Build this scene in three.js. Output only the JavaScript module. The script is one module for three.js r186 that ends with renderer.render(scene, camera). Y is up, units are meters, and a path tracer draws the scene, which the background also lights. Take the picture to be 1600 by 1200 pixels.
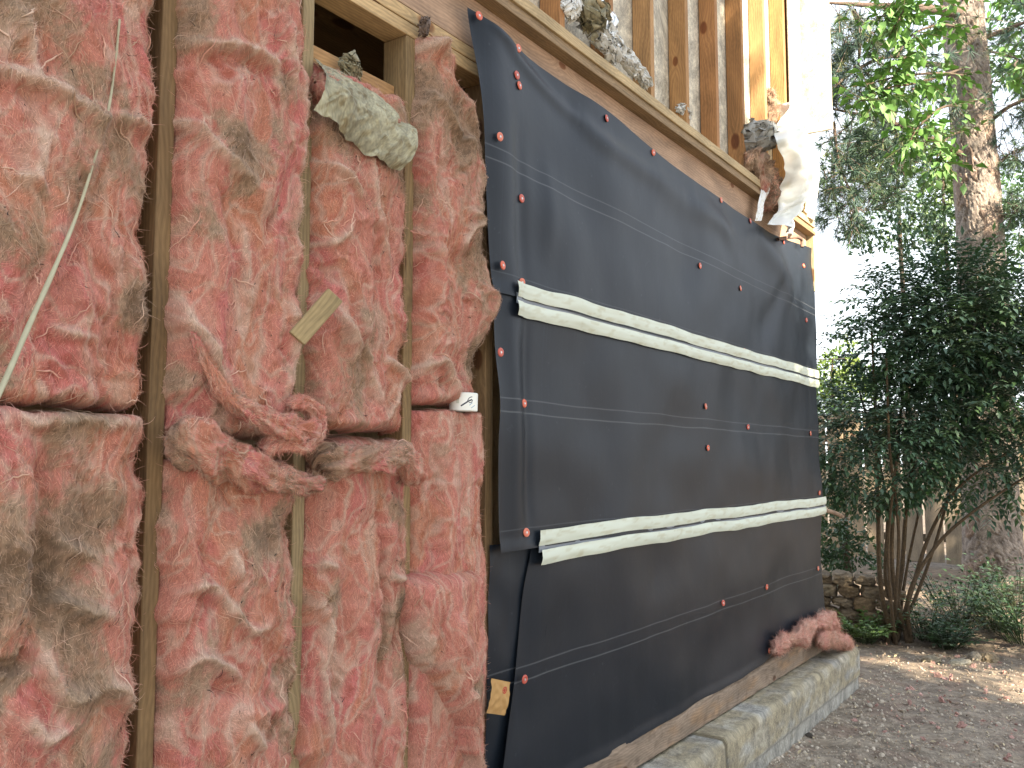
import * as THREE from 'three';
import { mergeGeometries } from 'three/addons/utils/BufferGeometryUtils.js';
import { RoundedBoxGeometry } from 'three/addons/geometries/RoundedBoxGeometry.js';
import { createNoise2D, createNoise3D } from 'simplex-noise';

// ---------------------------------------------------------------- camera, sky, sun, exposure
const scene = new THREE.Scene();
const camera = new THREE.PerspectiveCamera(46.4, 4 / 3, 0.05, 400);
camera.position.set(0, 1.55, 1.70);
{ // the wall runs along +x at z = 0; the lens looks 34 degrees into it and 5 degrees up
  const yaw = 34.25 * Math.PI / 180, pitch = Math.atan(122 / 1400);
  camera.lookAt(Math.cos(yaw) * Math.cos(pitch), 1.55 + Math.sin(pitch), 1.70 - Math.sin(yaw) * Math.cos(pitch));
}
const SUN_DIR = new THREE.Vector3(-0.36, 0.50, 0.79).normalize();
{
  const w = 256, h = 128, d = new Float32Array(w * h * 4);
  const cn = createNoise3D(mulberry(5));
  for (let j = 0; j < h; j++) for (let i = 0; i < w; i++) {
    const el = (j + 0.5) / h * Math.PI - Math.PI / 2, az = (i + 0.5) / w * Math.PI * 2 - Math.PI;
    const dx = Math.cos(el) * Math.cos(az), dy = Math.sin(el), dz = Math.cos(el) * Math.sin(az);
    const up = Math.max(0, dy), k = Math.pow(1 - up, 2.2);
    let c = [0.46 + 0.30 * k, 0.54 + 0.25 * k, 0.68 + 0.13 * k];
    let n = 0, f = 1.6, a = 0.5;
    for (let o = 0; o < 4; o++) { n += a * cn(dx * f, dy * f * 1.6, dz * f); f *= 2.1; a *= 0.5; }
    const cl = smooth(-0.05, 0.45, n) * 0.55;
    c = c.map((v) => v * (1 - cl) + 0.95 * cl);
    const g = Math.max(0, dx * SUN_DIR.x + dy * SUN_DIR.y + dz * SUN_DIR.z), glow = 0.35 * Math.pow(g, 6);
    const o = (j * w + i) * 4;
    d[o] = (c[0] + glow) * 0.6; d[o + 1] = (c[1] + glow * 0.95) * 0.6; d[o + 2] = (c[2] + glow * 0.8) * 0.6; d[o + 3] = 1;
  }
  const sky = new THREE.DataTexture(d, w, h, THREE.RGBAFormat, THREE.FloatType);
  sky.mapping = THREE.EquirectangularReflectionMapping; sky.magFilter = THREE.LinearFilter; sky.needsUpdate = true;
  scene.background = sky; scene.environment = sky;
}
const sun = new THREE.DirectionalLight(0xffedd2, 4.2);
sun.position.copy(SUN_DIR).multiplyScalar(40).add(new THREE.Vector3(4, 1, 0)); sun.target.position.set(4, 1, 0);
sun.castShadow = true; sun.shadow.radius = 1; sun.shadow.mapSize.set(4096, 4096);
Object.assign(sun.shadow.camera, { left: -20, right: 20, top: 20, bottom: -20, near: 1, far: 90 });
scene.add(sun, sun.target);
const renderer = new THREE.WebGLRenderer({ antialias: true });
renderer.toneMapping = THREE.LinearToneMapping; renderer.toneMappingExposure = 5.2;
renderer.shadowMap.enabled = true;

// ---------------------------------------------------------------- helpers
function mulberry(a) { return () => { a = (a + 0x6d2b79f5) | 0; let t = Math.imul(a ^ (a >>> 15), 1 | a); t = (t + Math.imul(t ^ (t >>> 7), 61 | t)) ^ t; return ((t ^ (t >>> 14)) >>> 0) / 4294967296; }; }
function smooth(a, b, x) { const t = Math.min(1, Math.max(0, (x - a) / (b - a))); return t * t * (3 - 2 * t); }
const lerp = (a, b, t) => a + (b - a) * t, clamp = (x, a, b) => Math.min(b, Math.max(a, x));
const mix3 = (a, b, t) => [lerp(a[0], b[0], t), lerp(a[1], b[1], t), lerp(a[2], b[2], t)];
const N2 = createNoise2D(mulberry(11)), N3 = createNoise3D(mulberry(12));
const fbm = (x, y, o = 4) => { let s = 0, a = 0.5; for (let i = 0; i < o; i++) { s += a * N2(x, y); x = x * 2.03 + 17.1; y = y * 2.03 - 9.7; a *= 0.5; } return s; };
const fbm3 = (x, y, z, o = 3) => { let s = 0, a = 0.5; for (let i = 0; i < o; i++) { s += a * N3(x, y, z); x = x * 2.03 + 3.1; y = y * 2.03 - 9.7; z = z * 2.03 + 5.3; a *= 0.5; } return s; };
const ridge = (x, y) => 1 - Math.abs(N2(x, y));
const V = (a) => new THREE.Vector3(...a);
const lin = (r, g, b) => new THREE.Color().setRGB(r, g, b);
const taken = new Map();
const numbered = (n) => { const k = taken.get(n) ?? 0; taken.set(n, k + 1); return k ? n + '_' + String(k).padStart(3, '0') : n; };
function tag(o, label, category, group, kind) {
  if (label) o.userData.label = label;
  if (category) o.userData.category = category;
  if (group) o.userData.group = group;
  if (kind) o.userData.kind = kind;
  return o;
}
function thing(name, label, category, at = [0, 0, 0], group) {
  const g = new THREE.Group(); g.name = numbered(name); g.position.set(...at); scene.add(g);
  return tag(g, label, category, group);
}
function mesh(name, geo, mat, parent) {   // one named mesh; parts of a thing may share a name
  const m = new THREE.Mesh(geo, mat); m.name = parent ? name : numbered(name); m.castShadow = m.receiveShadow = true;
  (parent ?? scene).add(m); return m;
}
class Surf {  // growing triangle soup with colours and uv
  constructor() { this.p = []; this.c = []; this.u = []; this.i = []; }
  get n() { return this.p.length / 3; }
  v(p, c = [1, 1, 1], u = [0, 0]) { this.p.push(p[0], p[1], p[2]); this.c.push(c[0], c[1], c[2]); this.u.push(u[0], u[1]); return this.n - 1; }
  t(a, b, c) { this.i.push(a, b, c); }
  geo() {
    const g = new THREE.BufferGeometry();
    g.setAttribute('position', new THREE.Float32BufferAttribute(this.p, 3)); g.setAttribute('color', new THREE.Float32BufferAttribute(this.c, 3));
    g.setAttribute('uv', new THREE.Float32BufferAttribute(this.u, 2)); g.setIndex(this.i); g.computeVertexNormals(); return g;
  }
  sheet(nu, nv, fn, closeU = false) {  // fn(i, j) -> [p, c, uv]; returns a lookup of vertex ids
    const at = this.n;
    for (let j = 0; j <= nv; j++) for (let i = 0; i <= nu; i++) { const r = fn(i / nu, j / nv, i, j); this.v(r[0], r[1], r[2]); }
    for (let j = 0; j < nv; j++) for (let i = 0; i < nu; i++) { const a = at + j * (nu + 1) + i, b = a + 1, c = a + nu + 1, d = c + 1; this.t(a, b, d); this.t(a, d, c); }
    return at;
  }
  tube(pts, rad, sides, col, uvScale = 1, phase = 0) {  // tapered tube through points, ends closed by a pinch
    const n = pts.length; let prev = new THREE.Vector3(0.31, 0.77, 0.55), at = this.n, len = 0;
    const tan = new THREE.Vector3(), a = new THREE.Vector3(), b = new THREE.Vector3();
    for (let k = 0; k < n; k++) {
      const p0 = pts[Math.max(0, k - 1)], p1 = pts[Math.min(n - 1, k + 1)];
      tan.set(p1[0] - p0[0], p1[1] - p0[1], p1[2] - p0[2]).normalize();
      a.copy(prev).addScaledVector(tan, -prev.dot(tan)); if (a.lengthSq() < 1e-6) a.set(tan.z, tan.x, tan.y).addScaledVector(tan, -tan.dot(a)); a.normalize(); prev = a.clone(); b.crossVectors(tan, a);
      if (k) len += Math.hypot(pts[k][0] - pts[k - 1][0], pts[k][1] - pts[k - 1][1], pts[k][2] - pts[k - 1][2]);
      const r = typeof rad === 'function' ? rad(k / (n - 1)) : Array.isArray(rad) ? rad[k] : rad, c = typeof col === 'function' ? col(k / (n - 1)) : col;
      for (let s = 0; s <= sides; s++) {
        const q = s / sides * Math.PI * 2 + phase, cs = Math.cos(q) * r, sn = Math.sin(q) * r;
        this.v([pts[k][0] + a.x * cs + b.x * sn, pts[k][1] + a.y * cs + b.y * sn, pts[k][2] + a.z * cs + b.z * sn], c, [s / sides * 6.28 * r * uvScale, len * uvScale]);
      }
    }
    for (let k = 0; k < n - 1; k++) for (let s = 0; s < sides; s++) { const q = at + k * (sides + 1) + s; this.t(q, q + 1, q + sides + 2); this.t(q, q + sides + 2, q + sides + 1); }
  }
  leaf(p, d, nrm, L, Wd, c, droop = 0.12) {  // a folded blade of four faces
    const s = new THREE.Vector3().crossVectors(d, nrm).normalize(), at = this.n;
    const m = (t, w, dn) => [p[0] + d.x * L * t + s.x * w + nrm.x * dn, p[1] + d.y * L * t + s.y * w + nrm.y * dn, p[2] + d.z * L * t + s.z * w + nrm.z * dn];
    this.v(m(0, 0, 0), c); this.v(m(0.45, -Wd / 2, Wd * 0.16), c); this.v(m(0.45, 0, -Wd * 0.02), c); this.v(m(0.45, Wd / 2, Wd * 0.16), c); this.v(m(1, 0, -L * droop), c);
    this.t(at, at + 2, at + 1); this.t(at, at + 3, at + 2); this.t(at + 1, at + 2, at + 4); this.t(at + 2, at + 3, at + 4);
  }
}
function spline(pts, n) { const c = new THREE.CatmullRomCurve3(pts.map(V)); return c.getPoints(n).map((q) => [q.x, q.y, q.z]); }
function spline2(pts, n) { return spline(pts.map(([x, y]) => [x, y, 0]), n).map((q) => [q[0], q[1]]); }
function distTo(poly, x, y) {   // distance to a polyline, the side of it, and how far along
  let best = 1e9, side = 0, along = 0;
  for (let k = 0; k < poly.length - 1; k++) {
    const [ax, ay] = poly[k], dx = poly[k + 1][0] - ax, dy = poly[k + 1][1] - ay, l2 = dx * dx + dy * dy || 1e-9;
    const t = clamp(((x - ax) * dx + (y - ay) * dy) / l2, 0, 1), ex = x - ax - t * dx, ey = y - ay - t * dy, d = Math.hypot(ex, ey);
    if (d < best) { best = d; side = Math.sign(dx * ey - dy * ex); along = (k + t) / (poly.length - 1); }
  }
  return [best, side, along];
}
// ---------------------------------------------------------------- textures: what surfaces are made of
function dataTex(w, h, fn, srgb = true, rep = 1) {
  const d = new Uint8Array(w * h * 4);
  for (let j = 0; j < h; j++) for (let i = 0; i < w; i++) { const c = fn(i / w, j / h), o = (j * w + i) * 4; for (let k = 0; k < 3; k++) d[o + k] = clamp(c.length ? c[k] : c, 0, 1) * 255; d[o + 3] = 255; }
  const t = new THREE.DataTexture(d, w, h); t.magFilter = THREE.LinearFilter; t.wrapS = t.wrapT = THREE.RepeatWrapping; if (srgb) t.colorSpace = THREE.SRGBColorSpace;
  t.repeat.set(rep, rep); t.needsUpdate = true; return t;
}
// noise that closes on itself over the unit square
const tileN = (u, v, f, s = 0) => { const a = u * Math.PI * 2, b = v * Math.PI * 2, r = f / 6.283; return N3(Math.cos(a) * r + s, Math.sin(a) * r + Math.cos(b) * r * 0.731, Math.sin(b) * r + s * 1.7); };
function canvasTex(w, h, draw, srgb = true) {
  const c = document.createElement('canvas'); c.width = w; c.height = h; draw(c.getContext('2d'), w, h);
  const t = new THREE.CanvasTexture(c); t.wrapS = t.wrapT = THREE.RepeatWrapping; t.magFilter = THREE.LinearFilter; if (srgb) t.colorSpace = THREE.SRGBColorSpace; return t;
}
// matted glass fibre: thousands of short curled strokes, tile 0.5 m
function fibreDraw(lo, hi, base, seed) {
  return (g, w, h) => {
    const r = mulberry(seed); g.fillStyle = `rgb(${base},${base},${base})`; g.fillRect(0, 0, w, h);
    for (let k = 0; k < 9000; k++) {
      const x = r() * w, y = r() * h, a = Math.PI / 2 + (r() - 0.5) * 1.1 + N2(x * 0.006, y * 0.006) * 0.8, L = 24 + r() * 90, t = r() < 0.62 ? hi : lo, b = (r() - 0.5) * 34;
      g.strokeStyle = `rgba(${t},${t},${t},${0.10 + r() * 0.28})`; g.lineWidth = 0.6 + r() * r() * 3.2;
      for (const ox of [0, -w, w]) for (const oy of [0, -h, h]) {
        const X = x + ox, Y = y + oy; if (X < -90 || X > w + 90 || Y < -90 || Y > h + 90) continue;
        g.beginPath(); g.moveTo(X, Y); g.quadraticCurveTo(X + Math.cos(a) * L * 0.5 - Math.sin(a) * b, Y + Math.sin(a) * L * 0.5 + Math.cos(a) * b, X + Math.cos(a) * L, Y + Math.sin(a) * L); g.stroke();
      }
    }
  };
}
const T = {};
T.fibre = canvasTex(1024, 1024, fibreDraw(140, 255, 222, 3)); T.fibreBump = canvasTex(1024, 1024, fibreDraw(40, 235, 120, 3), false);
for (const t of [T.fibre, T.fibreBump]) t.repeat.set(2, 2);
// sawn softwood: grain runs along v; tile 0.6 m across, 1.8 m long
const knots = Array.from({ length: 5 }, ((r) => () => [r(), r(), 0.014 + r() * 0.016])(mulberry(77)));
const woodF = (u, v) => {
  let x = u * 0.6, y = v * 1.8, k = 0, warp = 0;
  for (const [ku, kv, kr] of knots) {
    let dx = u - ku, dy = v - kv; dx -= Math.round(dx); dy -= Math.round(dy); dx *= 0.6; dy *= 1.8;
    const d = Math.hypot(dx, dy * 0.55), q = Math.exp(-((d / (kr * 2.6)) ** 2)); warp += q * 0.030 * Math.sign(dx || 1) * Math.exp(-Math.abs(dx) / 0.05); k = Math.max(k, smooth(kr * 1.15, kr * 0.7, d));
  }
  const w = tileN(u, v, 5) * 0.012 + tileN(u, v * 1, 12, 4) * 0.004, g = Math.sin((x + w + warp) * 520) * 0.5 + 0.5, g2 = Math.sin((x + w * 1.6 + warp) * 1490 + 2) * 0.5 + 0.5;
  const fleck = tileN(u * 1, v, 60, 9), band = tileN(u, v, 7, 21);
  return [0.80 + 0.10 * (1 - g) + 0.05 * g2 + 0.05 * fleck + 0.09 * band, k, g];
};
T.wood = dataTex(512, 1024, (u, v) => { const [t, k] = woodF(u, v); return [t * (1 - 0.30 * k), t * 0.97 * (1 - 0.42 * k), t * 0.92 * (1 - 0.5 * k)]; });
T.woodBump = dataTex(512, 1024, (u, v) => { const [t, k, g] = woodF(u, v); return 0.45 + 0.25 * g * 0.5 + 0.3 * (t - 0.8) - 0.1 * k; }, false);
for (const t of [T.wood, T.woodBump]) t.repeat.set(1 / 0.6, 1 / 1.8);
T.grit = dataTex(512, 512, (u, v) => { const a = tileN(u, v, 90) * 0.08 + tileN(u, v, 30, 3) * 0.08 + tileN(u, v, 9, 7) * 0.10 + tileN(u, v, 170, 5) * 0.07; return [0.82 + a, 0.81 + a, 0.79 + a * 0.95]; });
T.gritBump = dataTex(512, 512, (u, v) => 0.5 + tileN(u, v, 90) * 0.16 + tileN(u, v, 30, 3) * 0.14 + tileN(u, v, 170, 5) * 0.12, false);
const std = (o) => new THREE.MeshStandardMaterial({ roughness: 0.9, ...o });
const phys = (o) => new THREE.MeshPhysicalMaterial({ roughness: 0.9, ...o });
const wood = (r, g, b, o = {}) => std({ color: lin(r, g, b), map: T.wood, bumpMap: T.woodBump, bumpScale: 0.0012, roughness: 0.85, ...o });
const M = {
  fir: [wood(0.46, 0.27, 0.12), wood(0.50, 0.31, 0.15), wood(0.42, 0.23, 0.10), wood(0.47, 0.25, 0.11)],
  firPale: wood(0.62, 0.47, 0.27), firDark: wood(0.30, 0.17, 0.085),
  rim: wood(0.50, 0.36, 0.27), ply: wood(0.34, 0.25, 0.15), plyEdge: wood(0.58, 0.47, 0.29), 
  cream: std({ color: lin(0.80, 0.77, 0.68), map: T.grit, roughness: 0.7 }), trim: wood(0.66, 0.58, 0.40),
  studWood: [wood(0.25, 0.17, 0.088), wood(0.35, 0.285, 0.17), wood(0.30, 0.22, 0.115)],
  gypsum: std({ color: lin(0.88, 0.84, 0.74), map: T.grit, bumpMap: T.gritBump, bumpScale: 0.001, vertexColors: true }),
  glassfibre: phys({ color: 0xffffff, vertexColors: true, map: T.fibre, bumpMap: T.fibreBump, bumpScale: 0.0035, roughness: 1, sheen: 0.2, sheenRoughness: 0.7, sheenColor: lin(0.9, 0.75, 0.70) }),
  strand: phys({ color: 0xffffff, vertexColors: true, roughness: 1 }),
  inner: wood(0.45, 0.33, 0.2),
  concrete: std({ color: 0xffffff, vertexColors: true, map: T.grit, bumpMap: T.gritBump, bumpScale: 0.002, roughness: 0.95 }),
  foliage: phys({ color: 0xffffff, vertexColors: true, roughness: 0.55, transmission: 0.3, thickness: 0, side: THREE.DoubleSide }),
  needle: phys({ color: 0xffffff, vertexColors: true, roughness: 0.6, side: THREE.DoubleSide }),
  bark: std({ color: 0xffffff, vertexColors: true, map: T.grit, bumpMap: T.gritBump, bumpScale: 0.006, roughness: 0.95 }),
  tinted: std({ color: 0xffffff, vertexColors: true, roughness: 0.9, map: T.grit, side: THREE.DoubleSide }),
};
// a sawn board: soft edges, uv in metres with the grain along the chosen axis
const boardCache = new Map();
function board(w, h, d, axis = 'y', seed = 0, r = 0.003) {
  const key = [w, h, d, axis, seed, r].join();
  if (boardCache.has(key)) return boardCache.get(key);
  const g = new RoundedBoxGeometry(w, h, d, 1, Math.min(r, w / 2.1, h / 2.1, d / 2.1)), p = g.attributes.position, n = g.attributes.normal, u = g.attributes.uv, a = 'xyz'.indexOf(axis);
  const ox = (seed * 0.377) % 1, oy = (seed * 0.713) % 1;
  for (let k = 0; k < p.count; k++) {
    const q = [p.getX(k), p.getY(k), p.getZ(k)], m = [Math.abs(n.getX(k)), Math.abs(n.getY(k)), Math.abs(n.getZ(k))];
    m[a] *= 0.9; const f = m.indexOf(Math.max(...m)); let c = [0, 1, 2].filter((e) => e !== a && e !== f); if (!c.length || f === a) c = [(a + 1) % 3];
    u.setXY(k, q[c[0]] + ox + f * 0.21, (f === a ? q[(a + 2) % 3] : q[a]) + oy * 1.8);
  }
  boardCache.set(key, g); return g;
}
function put(name, geo, mat, parent, x, y, z, rx = 0, ry = 0, rz = 0) { const m = mesh(name, geo, mat, parent); m.position.set(x, y, z); m.rotation.set(rx, ry, rz); return m; }

// ---------------------------------------------------------------- ground
const groundY = (x, z) => {
  const rise = smooth(7.2, 12, x) * 0.32 + smooth(12, 40, x) * 0.5;
  return rise + 0.055 * smooth(2.2, 0.7, z) * smooth(8.5, 6.5, x) + fbm(x * 0.5, z * 0.5, 2) * 0.03 * smooth(0.3, 1.2, z + Math.max(0, x - 6.4) * 2) + fbm(x * 3, z * 3, 3) * 0.02;
};
{
  const s = new Surf(), dirt = [0.33, 0.275, 0.215], lite = [0.50, 0.435, 0.355], brown = [0.235, 0.185, 0.145], rust = [0.29, 0.205, 0.165];
  const xs = [], zs = [];
  for (let x = -14; x < 4; x += 0.5) xs.push(x); for (let x = 4; x < 11; x += 0.035) xs.push(x); for (let x = 11; x <= 150; x += Math.max(0.3, (x - 11) * 0.25)) xs.push(x);
  for (let z = -60; z < -5; z += Math.max(0.5, (-z - 4) * 0.3)) zs.push(z); for (let z = -3.2; z < 3; z += 0.035) zs.push(z); for (let z = 3; z < 40; z += Math.max(0.4, (z - 3) * 0.3)) zs.push(z);
  s.sheet(xs.length - 1, zs.length - 1, (u, v, i, j) => {
    const x = xs[i], z = zs[zs.length - 1 - j], a = fbm(x * 1.4, z * 1.4, 4), b = fbm(x * 9 + 5, z * 9, 3);
    let c = mix3(dirt, lite, smooth(-0.25, 0.4, b + a * 0.5)); c = mix3(c, brown, smooth(5.0, 7.2, x + a * 1.8) * 0.7); c = mix3(c, rust, smooth(0.12, 0.4, fbm(x * 2.2 - 7, z * 2.2, 3)) * 0.6);
    return [[x, groundY(x, z) + N2(x * 14, z * 14) * 0.004, z], c, [x, z]];
  });
  tag(mesh('ground', s.geo(), new THREE.MeshStandardMaterial({ vertexColors: true, map: T.grit, bumpMap: T.gritBump, bumpScale: 0.008, roughness: 1 })), 0, 0, 0, 'structure');
}

// ---------------------------------------------------------------- the stripped house wall
const house = thing('house_wall', 'stripped timber-framed house wall with bare studs, top plates and rim board', 'wall');
const EX = 6.02;   // the far corner
const STUD = Array.from({ length: 15 }, (_, k) => 1.153 - 0.405 * 2 + 0.405 * k);   // stud centre lines
const studX = (k) => STUD[k];
{
  const P = (n, w, h, d, ax, m, x, y, z, seed) => put(n, board(w, h, d, ax, seed), m, house, x, y, z);
  // lower storey
  for (let k = 0; k < STUD.length; k++) if (STUD[k] < EX) P('stud', 0.04, 2.31, 0.092, 'y', M.studWood[(k + 1) % 3], STUD[k], 1.661, -0.048, k);
  for (let k = -6; k < 0; k++) P('stud', 0.04, 2.31, 0.092, 'y', M.fir[(k + 8) % 4], 0.343 + 0.405 * k, 1.661, -0.048, k + 20);
  const L = EX + 3.2, cx = (EX - 3.2) / 2;
  P('bottom_plate', L, 0.04, 0.092, 'x', M.fir[2], cx, 0.483, -0.048, 2);
  P('top_plate', L, 0.041, 0.092, 'x', M.firPale, cx, 2.838, -0.047, 3);
  P('top_plate', L, 0.041, 0.092, 'x', M.firPale, cx, 2.8815, -0.0455, 5);
  P('rim_board', L, 0.168, 0.04, 'x', M.rim, cx, 2.9875, -0.020, 7);
  P('floor_deck', L + 0.08, 0.022, 6.0, 'x', M.ply, cx, 3.083, -2.945, 8);
  P('sheathing_edge', L + 0.05, 0.025, 0.10, 'x', M.ply, cx, 3.1075, -0.006, 9);
  P('sheathing_edge', L + 0.05, 0.044, 0.10, 'x', M.plyEdge, cx, 3.143, 0.003, 9);
  P('bottom_plate', L, 0.04, 0.05, 'x', M.firPale, cx, 3.143, -0.078, 11);
  // blocking between the two studs at the open top of the third bay, set back in the cavity
  P('blocking', 0.362, 0.092, 0.04, 'x', M.fir[1], 1.7605, 2.622, -0.066, 4);
  // upper storey
  for (let k = 0; k < 24; k++) { const x = 0.43 + 0.405 * (k - 8); if (x < EX - 0.06) P('upper_stud', 0.04, 2.5, 0.092, 'y', M.fir[(k * 7 + 1) % 4], x, 4.413, -0.058, k + 3); }
  P('upper_stud', 0.04, 2.5, 0.092, 'y', M.fir[0], EX - 0.025, 4.413, -0.058, 44);
  P('upper_top_plate', L, 0.08, 0.092, 'x', M.firPale, cx, 5.703, -0.058, 2);
  {
    const s = new Surf(); s.sheet(120, 60, (u, v) => { const x = lerp(-3.2, EX, u), y = lerp(3.1, 5.74, v), a = fbm(x * 3, y * 1.1, 4), sp = smooth(0.35, 0.5, fbm(x * 17, y * 13, 2)); return [[x, y, -0.108], mix3([0.98, 0.98, 0.96], [0.62, 0.58, 0.50], smooth(0.1, 0.5, a) * 0.4 + sp * 0.25), [x, y]]; });
    mesh('gypsum_panel', s.geo(), M.gypsum, house);
  }
  // closed rooms behind, so that light enters only through the gaps
  P('back_wall', L, 5.5, 0.1, 'x', M.inner, cx, 3.0, -5.9, 1);
  P('end_wall', 0.03, 2.63, 5.82, 'y', M.trim, EX - 0.016, 1.755, -3.0, 1);
  P('end_wall', 0.03, 2.65, 5.82, 'y', M.trim, EX - 0.016, 4.423, -3.02, 2);
  P('end_wall', 0.1, 5.4, 5.8, 'y', M.inner, -3.15, 3.0, -2.99, 3);
  P('floor_slab', L, 0.1, 5.8, 'x', M.inner, cx, 0.38, -2.97, 3);
  P('roof', L + 0.8, 0.12, 6.9, 'x', M.firDark, cx, 5.81, -2.9, 6);
  // far corner: cream board turned out from the corner, a cream sheathing remnant beside it, and the trim below
  P('corner_board', 0.022, 1.95, 0.32, 'y', M.cream, 6.05, 4.755, 0.03, 6);
  P('sheathing_remnant', 0.26, 2.0, 0.012, 'y', M.cream, 5.87, 4.70, 0.0, 3);
  P('corner_trim', 0.022, 0.80, 0.09, 'y', M.trim, 6.048, 3.09, 0.0, 6);
  P('corner_trim', 0.05, 0.52, 0.022, 'y', M.trim, 6.0, 3.44, 0.006, 8);
}
// concrete kerb under the wall in two pours with a joint, and the weathered sill timber on it
{
  const g = thing('concrete_kerb', 'concrete foundation kerb stained yellow, running below the black membrane', 'kerb');
  const pour = (x0, x1, seed, dy) => {
    const s = new Surf(), prof = [[-0.1, 0], [0.172, 0], [0.178, 0.06], [0.178, 0.13], [0.188, 0.145], [0.192, 0.19], [0.190, 0.305], [0.176, 0.328], [0.15, 0.332], [0.03, 0.332], [-0.1, 0.332]];
    const fine = []; for (let k = 0; k < prof.length - 1; k++) { const n = Math.max(1, Math.round(Math.hypot(prof[k + 1][0] - prof[k][0], prof[k + 1][1] - prof[k][1]) / 0.012)); for (let q = 0; q < n; q++) fine.push([lerp(prof[k][0], prof[k + 1][0], q / n), lerp(prof[k][1], prof[k + 1][1], q / n)]); } fine.push(prof.at(-1));
    const nx = Math.round((x1 - x0) / 0.02);
    const at = s.sheet(nx, fine.length - 1, (u, v, i, j) => {
      const x = lerp(x0, x1, u), [z, y] = fine[j], end = Math.min(1, Math.min(x - x0, x1 - x) / 0.02 + 0.15), n = fbm(x * 5 + seed, y * 7 + z * 7, 4) * 0.7;
      const chip = smooth(0.25, 0.45, fbm(x * 11 + seed, 3.3, 3)) * Math.exp(-(((y - 0.325) / 0.03) ** 2)) * 0.018;
      const yel = smooth(-0.25, 0.25, fbm(x * 2.2 + 4, y * 6 + seed, 3) + (y < 0.15 ? -0.55 : 0.25));
      let c = mix3([0.47, 0.465, 0.43], [0.46, 0.41, 0.295], yel); c = mix3(c, [0.58, 0.59, 0.57], 0.3 * smooth(-0.05, 0.25, fbm(x * 3.3 + seed, y * 5 + z * 9 + 20, 4))); c = mix3(c, [0.16, 0.14, 0.11], smooth(0.40, 0.52, fbm(x * 16, y * 20 + z * 20 + 8, 3)) * 0.5); 
      return [[x, y + dy + n * 0.003 - chip * 0.5, z * (z > 0 ? lerp(0.985, 1, end) : 1) + n * 0.003 - chip * 0.5], c, [x, y + z]];
    });
    for (const i of [0, nx]) { const c = s.v([i ? x1 : x0, 0.14 + dy, 0.05], [0.42, 0.42, 0.37]); for (let j = 0; j < fine.length - 1; j++) s.t(c, at + j * (nx + 1) + i, at + (j + 1) * (nx + 1) + i); }
    return s.geo();
  };
  mesh('pour', pour(-3, 3.892, 3, -0.004), M.concrete, g); mesh('pour', pour(3.91, 6.31, 9, 0.002), M.concrete, g);
  const sill = thing('sill_timber', 'weathered grey brown sill timber between membrane and concrete kerb', 'timber');
  const s = new Surf(), prof = [[-0.09, 0.336], [0.030, 0.336], [0.041, 0.344], [0.040, 0.43], [0.034, 0.456], [0.02, 0.461], [-0.09, 0.461]];
  s.sheet(420, 24, (u, v) => {
    const x = lerp(-3, 6.3, u), q = v * (prof.length - 1), k = Math.min(prof.length - 2, Math.floor(q)), z = lerp(prof[k][0], prof[k + 1][0], q - k), y = lerp(prof[k][1], prof[k + 1][1], q - k), n = fbm(x * 4, y * 26, 4);
    let c = mix3([1.0, 0.98, 0.97], [1.25, 1.0, 0.72], smooth(0.1, 0.45, fbm(x * 1.7 + 3.4, y * 9, 3)) * 0.7); c = mix3(c, [0.45, 0.40, 0.38], smooth(0.15, 0.45, fbm(x * 6, y * 30 + 9, 3)) * 0.6);
    return [[x, y, z + n * 0.006], c, [y + z + 0.13, x]];
  });
  mesh('beam', s.geo(), std({ color: lin(0.30, 0.245, 0.20), vertexColors: true, map: T.wood, bumpMap: T.woodBump, bumpScale: 0.004 }), sill);
}

// ---------------------------------------------------------------- glass fibre insulation
const PINK = [0.61, 0.250, 0.185], ROSE = [0.605, 0.195, 0.168], SALMON = [0.58, 0.255, 0.145], PALE = [0.66, 0.475, 0.365], DUST = [0.375, 0.27, 0.175], GRIME = [0.175, 0.118, 0.075], DEEP = [0.45, 0.125, 0.088];
// ridges, gullies and steps given as lines on the wall, each with a width and a height in metres
function relief(feats) {
  const fs = feats.map((f) => ({ ...f, poly: spline2(f.pts, 14) })).map((f) => ({ ...f, box: [Math.min(...f.poly.map((p) => p[0])) - f.r * 3, Math.max(...f.poly.map((p) => p[0])) + f.r * 3, Math.min(...f.poly.map((p) => p[1])) - f.r * 3, Math.max(...f.poly.map((p) => p[1])) + f.r * 3] }));
  return (x, y) => {
    let s = 0;
    for (const f of fs) {
      if (x < f.box[0] || x > f.box[1] || y < f.box[2] || y > f.box[3]) continue;
      const wq = f.calm ? 0 : f.r * 0.35, wx = x + N2(x * 22, y * 22) * wq, wy = y + N2(x * 22 + 40, y * 22) * wq;
      const [d, side, a] = distTo(f.poly, wx, wy), taper = f.step ? 1 : Math.pow(Math.max(0, Math.sin(Math.PI * clamp(a * 0.94 + 0.03, 0, 1))), 0.5);
      if (f.step) s += f.h * (d < f.r * 3 ? 1 : 0) * (side > 0 ? Math.exp(-((d / (f.r * 2)) ** 2)) : Math.exp(-((d / (f.r * 0.35)) ** 2)));
      else s += f.h * taper * Math.exp(-((d / (f.r * (f.calm ? 1 : 1.2))) ** 2));
    }
    return s;
  };
}
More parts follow.
